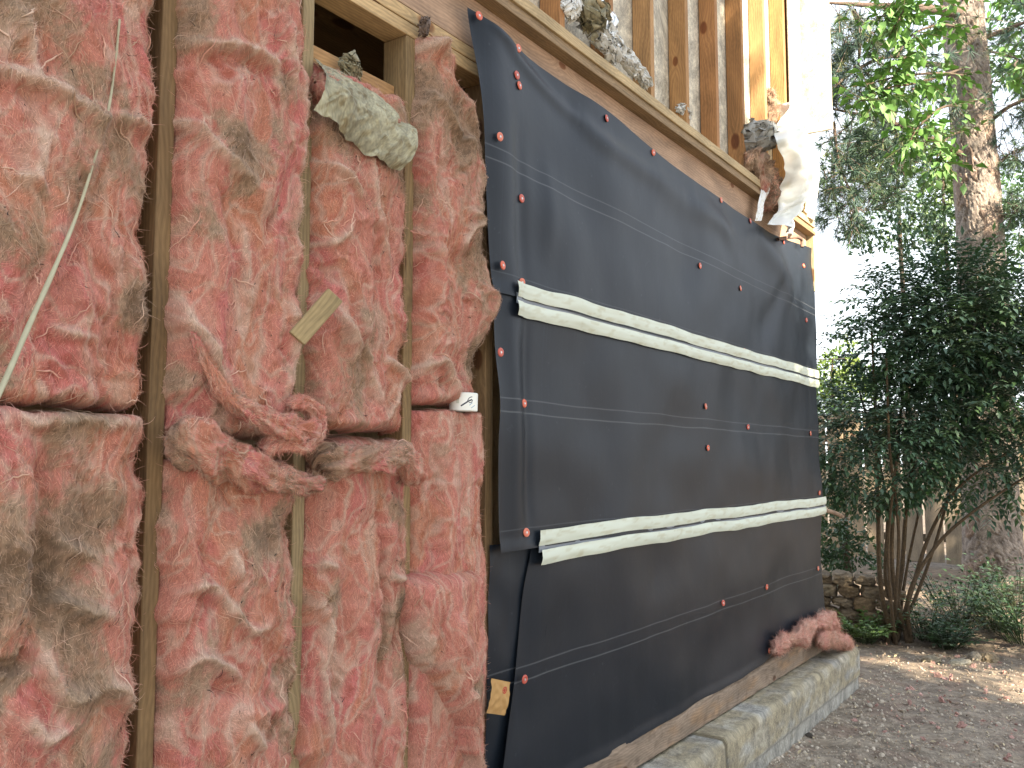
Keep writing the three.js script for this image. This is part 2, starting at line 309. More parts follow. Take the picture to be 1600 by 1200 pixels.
function fibreHeight(x, y, seed, amp) {
  const wx = x + fbm(x * 5 + seed, y * 3, 2) * 0.055, wy = y + fbm(x * 5 - seed, y * 4 + 30, 2) * 0.11;
  let h = fbm(wx * 4 + seed, wy * 2.0, 2) * 0.040;
  const r1 = ridge(wx * 13 + seed * 2, wy * 3.4), r2 = ridge(wx * 9 - seed, wy * 8 + 11), r3 = ridge(wx * 34 + seed, wy * 7 + 5);
  const patch = smooth(-0.25, 0.35, fbm(x * 3 + seed * 3, y * 2.4, 2));
  h += Math.pow(r1, 3) * 0.010 * patch + Math.pow(r2, 6) * 0.005 * smooth(-0.1, 0.4, fbm(x * 4 - seed, y * 3 + 8, 2)) + Math.pow(r3, 2) * 0.0024;
  h -= Math.pow(smooth(0.25, 0.7, fbm(wx * 8 + 50 + seed, wy * 5, 2)), 1) * 0.014;
  h += N2(wx * 90, wy * 22 + seed) * 0.0018 + N2(x * 150 + seed, y * 70) * 0.0008;
  return h * amp;
}
function fibreColor(x, y, z, seed, o) {
  const wx = x + fbm(x * 5 + seed, y * 3, 3) * 0.06, wy = y + fbm(x * 6 - seed, y * 4 + 30, 2) * 0.12;
  let c = mix3(PINK, ROSE, smooth(-0.1, 0.4, fbm(wx * 5 + seed, wy * 1.5, 3)));
  c = mix3(c, SALMON, smooth(0.05, 0.38, fbm(wx * 4.5 - seed * 2, wy * 2 + 3, 3)) * 0.7);
  c = mix3(c, DEEP, smooth(0.22, 0.5, fbm(wx * 20 + 9, wy * 3 - seed, 3)) * 0.55);
  c = mix3(c, PALE, smooth(0.62, 0.93, ridge(wx * 17 + seed * 3, wy * 2.6 + 7)) * 0.72 * (0.25 + 0.65 * smooth(-0.3, 0.3, fbm(wx * 4, wy * 3 + seed, 2))));
  c = mix3(c, PALE, smooth(0.8, 0.97, ridge(wx * 9 - seed, wy * 6 + 17)) * 0.6);
  if (o.skin) c = mix3(c, PALE, clamp(o.skin(x, y) * 62 * (0.75 + 0.5 * N2(x * 40, y * 18)), 0, 0.92));
  let g = fbm(x * 3.2 + seed * 5, y * 2.0 + 60, 4) - 0.15 + (o.dirty ?? 0); if (o.rim) g += o.rim(x, y);
  for (const [px, py, r, a] of o.dirt ?? []) g += a * Math.exp(-(((x - px) ** 2 + (y - py) ** 2) / (r * r)));
  const spk = N2(x * 55, y * 38) * 0.10 + N2(x * 120, y * 100 + seed) * 0.07;
  c = mix3(c, DUST, smooth(0.0, 0.36, g + spk) * 0.84); c = mix3(c, GRIME, smooth(0.32, 0.72, g + spk * 2.2) * 0.7);
  const v = 1 + N3(x * 70, y * 40, z * 40 + seed) * 0.07; return [c[0] * v, c[1] * v, c[2] * v];
}
function wander(s, r, start, dir, L, rad, col, n = 7, sides = 3, curl = 1) {  // one loose strand in free space
  const pts = []; let p = start.slice(), d = V(dir).normalize(), w = new THREE.Vector3(r() - 0.5, r() - 0.5, r() - 0.5);
  for (let k = 0; k <= n; k++) { pts.push(p.slice()); w.x += (r() - 0.5) * 0.8; w.y += (r() - 0.5) * 0.8; w.z += (r() - 0.5) * 0.8; d.addScaledVector(w, 0.28 * curl).normalize(); const st = L / n; p = [p[0] + d.x * st, p[1] + d.y * st, p[2] + d.z * st]; }
  s.tube(pts, (t) => rad * (1 - 0.75 * t), sides, col);
}
// fibres that lie over, loop out of and hang from a gridded surface
function fuzz(grid, nu, nv, seed, o) {
  const r = mulberry(seed * 31 + 7), s = new Surf(), at = (i, j) => grid[clamp(Math.round(j), 0, nv) * (nu + 1) + clamp(Math.round(i), 0, nu)];
  const cell = o.cell, count = o.count;
  const nrm = (i, j) => { const a = at(i + 2, j), b = at(i - 2, j), c = at(i, j + 2), d = at(i, j - 2); return new THREE.Vector3(a[0] - b[0], a[1] - b[1], a[2] - b[2]).cross(new THREE.Vector3(c[0] - d[0], c[1] - d[1], c[2] - d[2])).normalize(); };
  for (let k = 0; k < count; k++) {
    let i = r() * nu, j = r() * nv, a = Math.PI / 2 + (r() - 0.5) * 1.7 + N2(i * 0.03, j * 0.02 + seed) * 1.2, w = (r() - 0.5) * 0.5;
    const tuft = r() < o.tufts, L = tuft ? 0.03 + r() * 0.05 : 0.02 + r() * r() * 0.10, rad = tuft ? 0.0008 + r() * r() * 0.0016 : 0.00025 + r() * r() * 0.0007, n = tuft ? 8 : 6, lift = tuft ? 0.3 + r() * 0.8 : r() * 1.1, pts = [];
    const p0 = at(i, j), base = fibreColor(p0[0], p0[1], p0[2], seed, o), col = mix3(base, r() < 0.3 ? DUST : PALE, 0.25 + r() * 0.5);
    for (let q = 0; q <= n; q++) {
      const p = at(i, j), m = nrm(i, j), up = Math.sin(Math.PI * Math.min(1, q / n * 1.1)) * lift * (tuft ? 0.006 : 0.007) + 0.0005;
      pts.push([p[0] + m.x * up, p[1] + m.y * up, p[2] + m.z * up]);
      a += w * 0.3 + (r() - 0.5) * 0.28; i += Math.cos(a) * L / n / cell; j += Math.sin(a) * L / n / cell;
    }
    s.tube(pts, tuft ? (t) => rad * (0.35 + Math.sin(Math.PI * t) * 0.65) : (t) => rad * (1 - 0.6 * t), tuft ? 5 : 3, col);
  }
  for (let k = 0; k < o.stray; k++) {   // fibres that stand off, thickest along the two long edges
    const i = r() < 0.62 ? (r() < 0.5 ? nu * (0.1 + r() * 0.13) : nu * (0.9 - r() * 0.13)) : r() * nu, j = r() * nv, p = at(i, j), m = nrm(i, j);
    wander(s, r, p, [m.x + (r() - 0.5), m.y + (r() - 0.5) - 0.3, m.z + (r() - 0.5)], 0.008 + r() * r() * 0.03, 0.0003 + r() * 0.0005, mix3(fibreColor(p[0], p[1], p[2], seed, o), PALE, 0.4), 5, 3, 1.4);
  }
  return s.geo();
}
// short fine fibres all over the face, shaded with the face they grow from
function nap(grid, nu, nv, seed, o, n) {
  const r = mulberry(seed * 71 + 5), pos = new Float32Array(n * 9), nor = new Float32Array(n * 9), col = new Float32Array(n * 9), at = (i, j) => grid[clamp(j, 0, nv) * (nu + 1) + clamp(i, 0, nu)], m = new THREE.Vector3(), d = new THREE.Vector3(), w = new THREE.Vector3(), a1 = new THREE.Vector3(), a2 = new THREE.Vector3();
  for (let k = 0; k < n; k++) {
    const i = Math.floor(r() * nu), j = Math.floor(r() * nv), p = at(i, j), a = at(i + 2, j), b = at(i - 2, j), c = at(i, j + 2), e = at(i, j - 2);
    a1.set(a[0] - b[0], a[1] - b[1], a[2] - b[2]); a2.set(c[0] - e[0], c[1] - e[1], c[2] - e[2]); m.crossVectors(a1, a2).normalize(); a1.normalize(); a2.normalize();
    const t = Math.PI / 2 + N2(p[0] * 9 + seed, p[1] * 5) * 1.3 + (r() - 0.5) * 1.6 + (r() < 0.5 ? Math.PI : 0), L = (0.005 + r() * r() * 0.020) * (o.shag ?? 1);
    d.set(0, 0, 0).addScaledVector(a1, Math.cos(t)).addScaledVector(a2, Math.sin(t)).addScaledVector(m, 0.15 + r() * r() * 0.9).normalize(); w.crossVectors(d, m).normalize().multiplyScalar((0.00035 + r() * 0.0005) * (o.shag ? 1.6 : 1));
    const v = 0.85 + r() * 0.3, cc = mix3(fibreColor(p[0], p[1], p[2], seed, o), PALE, r() * r() * 0.55), q = k * 9;
    pos.set([p[0] - w.x, p[1] - w.y, p[2] - w.z, p[0] + w.x, p[1] + w.y, p[2] + w.z, p[0] + d.x * L, p[1] + d.y * L, p[2] + d.z * L], q);
    for (let h = 0; h < 3; h++) { nor.set([m.x, m.y, m.z], q + h * 3); col.set([cc[0] * v, cc[1] * v, cc[2] * v], q + h * 3); }
  }
  const g = new THREE.BufferGeometry(); g.setAttribute('position', new THREE.BufferAttribute(pos, 3)); g.setAttribute('normal', new THREE.BufferAttribute(nor, 3)); g.setAttribute('color', new THREE.BufferAttribute(col, 3)); return g;
}
function specks(grid, nu, nv, seed, n) {   // short dark bits of debris caught in the fibre
  const r = mulberry(seed * 17), s = new Surf();
  for (let k = 0; k < n; k++) { const p = grid[Math.floor(r() * nv) * (nu + 1) + Math.floor(nu * (0.2 + r() * 0.6))]; wander(s, r, [p[0], p[1], p[2] + 0.002], [r() - 0.5, r() - 0.5, 0.1], 0.004 + r() * r() * 0.03, 0.0005 + r() * 0.0009, [0.05, 0.04, 0.035], 5, 4, 1.8); }
  return s.geo();
}
const BATTS = 'pink insulation batts between the studs';
function batt(o) {
  const { x0, x1, y0, y1, seed } = o, bulge = o.bulge ?? 0.03, back = -0.085, W = x1 - x0, H = y1 - y0, n = o.n ?? 3.4, amp = o.amp ?? 1, rel = relief(o.feats ?? []), ridges = relief((o.feats ?? []).filter((f) => f.h > 0 && f.r < 0.0145).map((f) => ({ ...f, r: f.r * 0.8 }))); o.skin = ridges; o.rim = (x, y) => 0.30 * Math.exp(-(((x1 - 0.012 - x) / 0.022) ** 2)) * smooth(-0.2, 0.25, fbm(y * 3 + seed, 4.4, 2));  // grime along the torn long edge
    // matted pale skin along the torn folds
  const prof = []; for (let k = 0; k <= 600; k++) { const a = Math.PI * (1 - k / 600), c = Math.cos(a), q = Math.sin(a); prof.push([Math.sign(c) * Math.pow(Math.abs(c), 2 / n), Math.pow(Math.max(0, q), 2 / n)]); }
  const len = [0]; for (let k = 1; k < prof.length; k++) len.push(len[k - 1] + Math.hypot((prof[k][0] - prof[k - 1][0]) * W / 2, (prof[k][1] - prof[k - 1][1]) * (bulge - back)));
  const cell = o.cell ?? 0.0040, nu = Math.round(len.at(-1) / cell), nv = Math.round(H / cell), section = [];
  for (let i = 0, k = 0; i <= nu; i++) { const L = len.at(-1) * i / nu; while (k < len.length - 2 && len[k + 1] < L) k++; const t = (L - len[k]) / (len[k + 1] - len[k] || 1); section.push([lerp(prof[k][0], prof[k + 1][0], t), lerp(prof[k][1], prof[k + 1][1], t)]); }
  const grid = new Array((nu + 1) * (nv + 1)), s = new Surf(), er = o.endRound ?? 0.03;
  s.sheet(nu, nv, (u, v, i, j) => {
    const y = lerp(y0, y1, v), [sx, sz] = section[i], e = Math.min(v, 1 - v) * H, round = e < er ? Math.sqrt(Math.max(0, 1 - (1 - e / er) ** 2)) : 1;
    const el = o.left ? o.left(y) : 0, rl = o.right ? o.right(y) : 0;
    const wl = fbm(y * 7 + seed * 9, 1.7, 3) * 0.02 * amp + el, wr = fbm(y * 7 - seed * 5, 8.1, 3) * 0.022 * amp + rl;
    let x = lerp(x0 + wl, x1 + wr, (sx + 1) / 2), face = smooth(0.15, 0.95, sz), z = back + (bulge - back + (o.out ? o.out(x, y) : 0) * sz) * sz * lerp(0.35, 1, round);
    let h = fibreHeight(x, y, seed, amp) + rel(x, y);
    z += h * face; if (face < 1) x += Math.sign(sx) * (1 - face) * (h * 0.5);
    const p = [x, y + fbm(x * 14 + seed, y * 9, 2) * 0.012 * (e < 0.06 ? 1 : 0.3), z];
    grid[j * (nu + 1) + i] = p;
    return [p, fibreColor(x, y, z, seed, o), [x + z * 0.6 + seed * 0.13, y]];
  });
  const g = thing('insulation_batt', o.label, 'insulation', [0, 0, 0], BATTS);
  mesh('wool', s.geo(), M.glassfibre, g);
  const f = mesh('loose_fibres', fuzz(grid, nu, nv, seed, { ...o, cell, count: o.count ?? 1100, tufts: o.tufts ?? 0.06, stray: o.stray ?? 550 }), M.strand, g); f.userData.kind = 'stuff';
  mesh('fine_nap', nap(grid, nu, nv, seed, o, o.nap ?? 30000), M.strand, g).userData.kind = 'stuff';
  const d = mesh('debris_specks', specks(grid, nu, nv, seed, o.specks ?? 40), M.strand, g); d.userData.kind = 'stuff';
  g.userData.grid = undefined;
  return g;
}
// a bent roll or flap of fibre: a noisy flattened tube along a line
function woolRoll(parent, name, pts, rad, flat, seed, o = {}) {
  const nv = o.nv ?? 130, nu = o.nu ?? 64, line = spline(pts, nv), s = new Surf(), grid = [], amp = o.amp ?? 1;
  const up = V(o.up ?? [0, 0, 1]); let prev = null;
  s.sheet(nu, nv, (u, v, i, j) => {
    const a = line[Math.max(0, j - 1)], b = line[Math.min(nv, j + 1)], t = new THREE.Vector3(b[0] - a[0], b[1] - a[1], b[2] - a[2]).normalize();
    const n1 = up.clone().addScaledVector(t, -up.dot(t)).normalize(), n2 = new THREE.Vector3().crossVectors(t, n1), q = u * Math.PI * 2;
    const e = Math.min(1, Math.sqrt(Math.max(0, 1 - (1 - Math.min(v, 1 - v) / 0.10 > 0 ? (1 - Math.min(v, 1 - v) / 0.10) ** 2 : 0)))), R = (typeof rad === 'function' ? rad(v) : rad) * lerp(0.15, 1, e);
    const cs = Math.cos(q), sn = Math.sin(q), k = fbm3(line[j][0] * 9 + cs * 0.8 + seed, line[j][1] * 9 + sn * 0.8, v * 3.2, 3) * 0.95 + N3(line[j][0] * 60 + cs * 3, line[j][1] * 60 + sn * 3, seed) * 0.07 + Math.pow(1 - Math.abs(N3(v * 7 + seed, cs * 1.6, sn * 1.6)), 5) * 0.16;
    const rr = R * (1 + k * amp), p = line[j], fx = cs * rr * flat, fy = sn * rr;
    const P = [p[0] + n1.x * fx + n2.x * fy, p[1] + n1.y * fx + n2.y * fy, p[2] + n1.z * fx + n2.z * fy]; grid.push(P);
    return [P, fibreColor(P[0] + P[2] * 1.3, P[1] + P[2], P[2], seed, o), [u * 6.28 * R, v * (o.len ?? 0.4)]];
  });
  const m = mesh(name, s.geo(), M.glassfibre, parent);
  if (o.count) { const f = mesh('loose_fibres', fuzz(grid, nu, nv, seed + 3, { ...o, cell: o.cell ?? 0.004, tufts: 0.05, stray: o.stray ?? 60 }), M.strand, m); f.userData.kind = 'stuff'; }
  mesh('fine_nap', nap(grid, nu, nv, seed, o, o.nap ?? 6000), M.strand, m).userData.kind = 'stuff';
  return m;
}

const Rg = (pts, r = 0.012, h = 0.024) => ({ pts, r, h });
// first bay, at the left edge of the view
batt({
  x0: 0.70, x1: 1.112, y0: 1.655, y1: 2.79, seed: 1, bulge: 0.056, dirty: 0.06, label: 'upper pink insulation batt in the leftmost bay, behind the slanting cable',
  dirt: [[...[0.907, 2.374], 0.10, 0.2], [...[1.071, 1.867], 0.05, 0.45], [...[1.061, 2.133], 0.05, 0.4], [...[0.841, 1.669], 0.07, 0.4], [...[0.962, 2.317], 0.04, 0.35]],
  feats: [Rg([[0.752, 2.255], [0.826, 2.267], [0.894, 2.251], [0.98, 2.22]], 0.014, 0.034), Rg([[0.997, 2.239], [1.05, 2.248], [1.096, 2.246]], 0.012, 0.03), Rg([[0.862, 2.192], [0.853, 2.125], [0.843, 2.074]], 0.012, 0.022), Rg([[0.794, 2.073], [0.843, 2.071], [0.858, 2.051]], 0.01, 0.02),
    Rg([[0.992, 2.327], [0.991, 2.22], [0.971, 2.109], [0.934, 1.985], [0.871, 1.79]], 0.016, -0.022), Rg([[0.939, 1.86], [0.953, 1.75], [0.938, 1.662]], 0.06, -0.022), Rg([[1.066, 2], [1.079, 1.868], [1.088, 1.71]], 0.02, 0.018), Rg([[0.894, 1.805], [0.926, 1.794], [0.984, 1.793]], 0.008, 0.018), Rg([[0.801, 2.393], [0.827, 2.342], [0.837, 2.271]], 0.012, 0.02), Rg([[0.851, 2.214], [0.814, 2.25]], 0.02, -0.02)],
});
batt({
  x0: 0.70, x1: 1.120, y0: 0.50, y1: 1.648, seed: 2.3, bulge: 0.064, dirty: 0.20, amp: 1.15, label: 'lower dirty insulation batt in the leftmost bay with deep vertical crease', endRound: 0.012,
  dirt: [[...[0.851, 1.346], 0.10, 0.35], [...[1.021, 1.415], 0.08, 0.35], [...[0.924, 1.576], 0.09, 0.2], [...[1.006, 1.149], 0.08, 0.3], [...[1.078, 1.553], 0.05, -0.4], [...[1.092, 1.183], 0.06, -0.5], [...[0.848, 1.179], 0.03, 0.7]],
  feats: [Rg([[0.882, 1.588], [0.883, 1.459], [0.886, 1.343], [0.874, 1.219]], 0.022, -0.055), Rg([[0.84, 1.587], [0.844, 1.461], [0.843, 1.28]], 0.045, 0.022), Rg([[0.794, 1.629], [0.897, 1.628], [1.012, 1.628], [1.126, 1.621]], 0.012, 0.02), Rg([[0.904, 1.413], [0.938, 1.387], [0.99, 1.373]], 0.011, 0.03), Rg([[0.902, 1.312], [0.949, 1.277], [1.021, 1.258]], 0.013, 0.032), Rg([[0.891, 1.227], [0.906, 1.156], [0.944, 1.114], [1.007, 1.119]], 0.013, 0.03), Rg([[1.006, 1.137], [1.068, 1.088], [1.108, 1.036]], 0.013, 0.034), Rg([[0.863, 1.098], [0.899, 1.056], [0.946, 1.067]], 0.012, 0.03), Rg([[0.83, 1.215], [0.83, 1.171]], 0.03, -0.06), Rg([[1.014, 1.428], [1.051, 1.351]], 0.04, -0.022)],
});
// second bay
batt({
  x0: 1.166, x1: 1.530, y0: 1.60, y1: 2.815, seed: 3.1, bulge: 0.062, dirty: -0.04, label: 'upper pink insulation batt with a grey dirt smear, second bay from the left',
  dirt: [[...[1.303, 2.279], 0.045, 0.75], [...[1.427, 2.468], 0.04, 0.5], [...[1.228, 2.323], 0.05, 0.35], [...[1.357, 2.211], 0.05, 0.4], [...[1.171, 2.507], 0.06, 0.3], [...[1.168, 1.715], 0.06, 0.35]],
  feats: [Rg([[1.148, 2.49], [1.206, 2.48], [1.32, 2.51], [1.396, 2.505], [1.412, 2.431]], 0.013, 0.024), Rg([[1.215, 2.459], [1.311, 2.485], [1.378, 2.479]], 0.016, -0.028), Rg([[1.141, 2.294], [1.199, 2.29], [1.248, 2.24], [1.339, 2.19]], 0.013, 0.026), Rg([[1.156, 2.263], [1.197, 2.262]], 0.016, -0.03), Rg([[1.491, 2.541], [1.507, 2.414], [1.508, 2.218], [1.485, 2.02]], 0.013, 0.018), Rg([[1.433, 2.633], [1.45, 2.525], [1.459, 2.431]], 0.01, 0.02), Rg([[1.18, 1.916], [1.189, 1.855], [1.23, 1.797], [1.274, 1.723]], 0.012, 0.03), Rg([[1.462, 1.938], [1.482, 1.831], [1.469, 1.706]], 0.014, 0.028), Rg([[1.357, 1.922], [1.393, 1.791], [1.373, 1.7]], 0.05, -0.016), Rg([[1.315, 2.094], [1.337, 1.979], [1.345, 1.905]], 0.012, 0.016), Rg([[1.268, 1.665], [1.376, 1.619]], 0.04, -0.035)],
});
{
  const g = batt({
    x0: 1.166, x1: 1.534, y0: 0.50, y1: 1.555, seed: 4.7, bulge: 0.062, dirty: 0.0, label: 'lower pink insulation batt under a drooping folded lip, second bay from the left',
    dirt: [[...[1.42, 1.39], 0.05, 0.8], [...[1.258, 1.455], 0.06, 0.25], [...[1.456, 1.463], 0.05, 0.5], [...[1.223, 1.095], 0.06, 0.3], [...[1.252, 1.17], 0.06, 0.15], [...[1.505, 1.129], 0.04, -0.3]],
    feats: [Rg([[1.2, 1.277], [1.256, 1.284], [1.308, 1.223], [1.362, 1.173], [1.417, 1.186]], 0.009, 0.026), Rg([[1.191, 1.111], [1.237, 1.135], [1.295, 1.108], [1.343, 1.069]], 0.010, 0.03), Rg([[1.232, 1.267], [1.283, 1.233]], 0.018, -0.026), Rg([[1.272, 1.075], [1.331, 1.049]], 0.016, -0.03), Rg([[1.333, 1.012], [1.432, 0.98], [1.519, 0.993]], 0.018, 0.034), Rg([[1.351, 0.973], [1.407, 0.904]], 0.011, 0.03), Rg([[1.425, 0.906], [1.452, 0.935]], 0.014, -0.035), Rg([[1.52, 1.323], [1.536, 1.184], [1.532, 1.035]], 0.012, 0.022), Rg([[1.313, 1.355], [1.324, 1.284]], 0.012, 0.02), Rg([[1.467, 1.091], [1.488, 1.043]], 0.025, -0.025), Rg([[1.437, 1.448], [1.519, 1.369]], 0.03, -0.03)],
  });
  woolRoll(g, 'folded_lip', [[1.167, 1.623, 0.03], [1.197, 1.593, 0.06], [1.26, 1.564, 0.075], [1.353, 1.527, 0.08], [1.453, 1.505, 0.085], [1.565, 1.497, 0.07]], (v) => 0.036 + 0.012 * Math.sin(v * 5), 1.0, 6.2, { dirty: 0.18, dirt: [[...[1.23, 1.567], 0.04, 0.5], [...[1.506, 1.484], 0.06, 0.6]], count: 260, stray: 260, up: [0, -0.3, 1], amp: 0.75 });
  woolRoll(g, 'torn_rope', [[1.192, 1.827, 0.055], [1.221, 1.759, 0.075], [1.258, 1.694, 0.088], [1.324, 1.655, 0.1], [1.403, 1.633, 0.105], [1.516, 1.611, 0.09]], (v) => 0.010 + 0.026 * v * v, 1.0, 8.4, { dirty: -0.05, dirt: [[...[1.295, 1.687], 0.04, 0.5]], count: 240, stray: 320, up: [0, 0, 1], amp: 1.1, nu: 56 });
  woolRoll(g, 'torn_rope', [[1.378, 1.582, 0.06], [1.408, 1.597, 0.1], [1.478, 1.598, 0.105], [1.528, 1.646, 0.09], [1.494, 1.688, 0.085], [1.453, 1.686, 0.06]], (v) => 0.022 - 0.008 * v, 1.1, 9.1, { dirty: -0.12, count: 200, stray: 260, amp: 1.0, nu: 52 });
}
// third bay
batt({
  x0: 1.572, x1: 1.930, y0: 1.63, y1: 2.60, seed: 5.9, bulge: 0.052, dirty: 0.0, amp: 1.1, label: 'upper pink insulation batt below the crumpled kraft paper, third bay from the left',
  dirt: [[...[1.806, 2.405], 0.05, 0.5], [...[1.61, 2.39], 0.05, 0.4], [...[1.654, 2.01], 0.05, 0.45], [...[1.871, 1.677], 0.06, 0.4], [...[1.714, 1.942], 0.035, 0.4], [...[1.851, 2.088], 0.05, -0.3]],
  feats: [Rg([[1.567, 2.327], [1.647, 2.298], [1.708, 2.253]], 0.01, 0.026), Rg([[1.742, 2.404], [1.751, 2.299], [1.784, 2.182], [1.838, 2.085]], 0.012, 0.02), Rg([[1.555, 2.1], [1.617, 2.116], [1.657, 2.163]], 0.009, 0.024), Rg([[1.574, 2.054], [1.642, 2.016]], 0.02, -0.03), Rg([[1.678, 1.971], [1.703, 1.89], [1.754, 1.792], [1.78, 1.725]], 0.011, 0.024), Rg([[1.621, 1.938], [1.664, 1.868], [1.682, 1.803]], 0.010, 0.024), Rg([[1.821, 1.833], [1.882, 1.803], [1.929, 1.767]], 0.010, 0.034), Rg([[1.891, 1.786], [1.844, 1.711], [1.794, 1.639]], 0.012, 0.022), Rg([[1.575, 2.005], [1.609, 1.977]], 0.022, -0.028), Rg([[1.753, 1.826], [1.768, 1.69]], 0.016, -0.018), Rg([[1.594, 1.682], [1.651, 1.638], [1.744, 1.655]], 0.018, 0.02)],
});
{
  const g = batt({
    x0: 1.572, x1: 1.955, y0: 0.50, y1: 1.615, seed: 7.2, bulge: 0.046, dirty: 0.02, label: 'lower pink insulation batt with ragged brown right edge, third bay from the left',
    dirt: [[...[1.875, 1.413], 0.05, 0.5], [...[1.906, 1.15], 0.04, 0.7], [...[1.896, 0.963], 0.05, 0.6], [...[1.725, 1.453], 0.05, 0.3], [...[1.686, 1.099], 0.08, -0.3], [...[1.783, 0.952], 0.05, 0.2]],
    feats: [Rg([[1.797, 1.468], [1.815, 1.314], [1.829, 1.143], [1.827, 0.943]], 0.014, -0.04), Rg([[1.88, 1.466], [1.909, 1.306], [1.911, 1.149]], 0.020, 0.02), Rg([[1.595, 1.222], [1.629, 1.139], [1.625, 1.047]], 0.011, 0.026), Rg([[1.609, 1.08], [1.627, 0.953], [1.642, 0.857]], 0.009, 0.026), Rg([[1.593, 1.3], [1.648, 1.287]], 0.011, 0.026), Rg([[1.706, 1.421], [1.729, 1.255], [1.744, 1.073]], 0.022, 0.018), Rg([[1.665, 1.008], [1.678, 0.942]], 0.022, -0.024), Rg([[1.885, 1.136], [1.902, 1.047]], 0.013, -0.03), Rg([[1.842, 1.243], [1.892, 1.23]], 0.010, 0.03)],
  });
  woolRoll(g, 'folded_lip', [[1.62, 1.573, 0], [1.603, 1.553, 0.05], [1.663, 1.556, 0.075], [1.765, 1.56, 0.08], [1.851, 1.567, 0.078], [1.898, 1.527, 0.07], [1.943, 1.496, 0.05]], (v) => 0.040 - 0.010 * v, 0.9, 10.3, { dirty: 0.18, dirt: [[...[1.8, 1.519], 0.06, 0.3]], count: 220, stray: 240, up: [0, -0.5, 1], amp: 0.75 });
}
// fourth bay, beside the membrane
batt({
  x0: 1.976, x1: 2.335, y0: 1.72, y1: 2.835, seed: 8.8, bulge: 0.052, dirty: 0.16, amp: 1.2, label: 'ragged brown-edged upper insulation batt narrowing at its top, next to the black membrane',
  right: (y) => -0.17 * smooth(2.45, 2.80, y) - 0.06 * smooth(2.0, 1.80, y) + 0.015 * Math.exp(-(((y - 2.03) / 0.05) ** 2)),
  dirt: [[...[2.226, 2.297], 0.09, 0.5], [...[2.224, 2.608], 0.08, 0.5], [...[2.246, 1.873], 0.08, 0.7], [...[1.975, 2.337], 0.05, 0.3], [...[2.048, 2.414], 0.04, -0.6], [...[2.146, 2.021], 0.05, -0.5], [...[1.984, 2.728], 0.05, 0.2], [...[1.983, 1.7], 0.05, -0.3], [...[1.949, 2.085], 0.04, -0.4]],
  feats: [Rg([[1.94, 2.76], [2.044, 2.811], [2.075, 2.783]], 0.012, 0.03), Rg([[2.076, 2.742], [2.19, 2.639], [2.249, 2.574]], 0.018, 0.026), Rg([[2, 2.655], [2.093, 2.587], [2.191, 2.536]], 0.012, 0.026), Rg([[2.16, 2.323], [2.209, 2.304], [2.151, 2.23], [2.157, 2.192]], 0.010, 0.028), Rg([[2.019, 2.29], [2.034, 2.1], [2.023, 1.965]], 0.016, 0.022), Rg([[2.227, 2.114], [2.296, 2.063], [2.279, 1.989]], 0.016, 0.034), Rg([[1.949, 2.085], [1.97, 1.995]], 0.025, -0.024), Rg([[1.981, 1.82], [2.054, 1.845], [2.101, 1.792], [2.123, 1.745]], 0.012, 0.03), Rg([[2.049, 1.797], [2.07, 1.771]], 0.016, -0.04), Rg([[2.195, 1.908], [2.213, 1.79]], 0.03, -0.03)],
});
batt({
  x0: 1.974, x1: 2.338, y0: 0.50, y1: 1.705, seed: 11.4, bulge: 0.046, dirty: -0.42, amp: 0.62, label: 'clean smooth lower insulation batt under the white tape roll, beside the black membrane', endRound: 0.006, right: (y) => -0.02 * smooth(1.2, 1.4, y),
  dirt: [[...[1.958, 1.482], 0.035, 0.25]], specks: 14,
  feats: [Rg([[2.046, 1.61], [2.042, 1.406], [2.021, 1.225]], 0.022, -0.03), Rg([[2.118, 1.611], [2.102, 1.403], [2.074, 1.183]], 0.03, 0.016), Rg([[2.194, 1.612], [2.178, 1.285]], 0.014, 0.010)],
});
{ // the pale flap that has peeled off the clean batt and hangs out
  const o = { x0: 1.90, x1: 2.245, y0: 0.45, y1: 1.235, seed: 13.7, bulge: 0.115, dirty: -0.2, amp: 0.75, label: 'pale torn insulation flap peeling outward at the bottom, beside the black membrane', endRound: 0.05,
    left: (y) => 0.28 * smooth(1.22, 0.60, y), right: (y) => -0.07 * smooth(1.0, 0.6, y), dirt: [[...[2.136, 0.888], 0.035, 0.9], [...[2.167, 0.927], 0.025, 0.5]],
    feats: [Rg([[1.937, 1.135], [1.989, 0.989], [2.033, 0.823]], 0.014, 0.02), Rg([[2.107, 0.869], [2.153, 0.895]], 0.014, 0.02), Rg([[2.122, 0.91], [2.144, 0.884]], 0.012, -0.03), Rg([[2.045, 1.12], [2.076, 1.008]], 0.03, 0.012)] };
  batt(o);
}

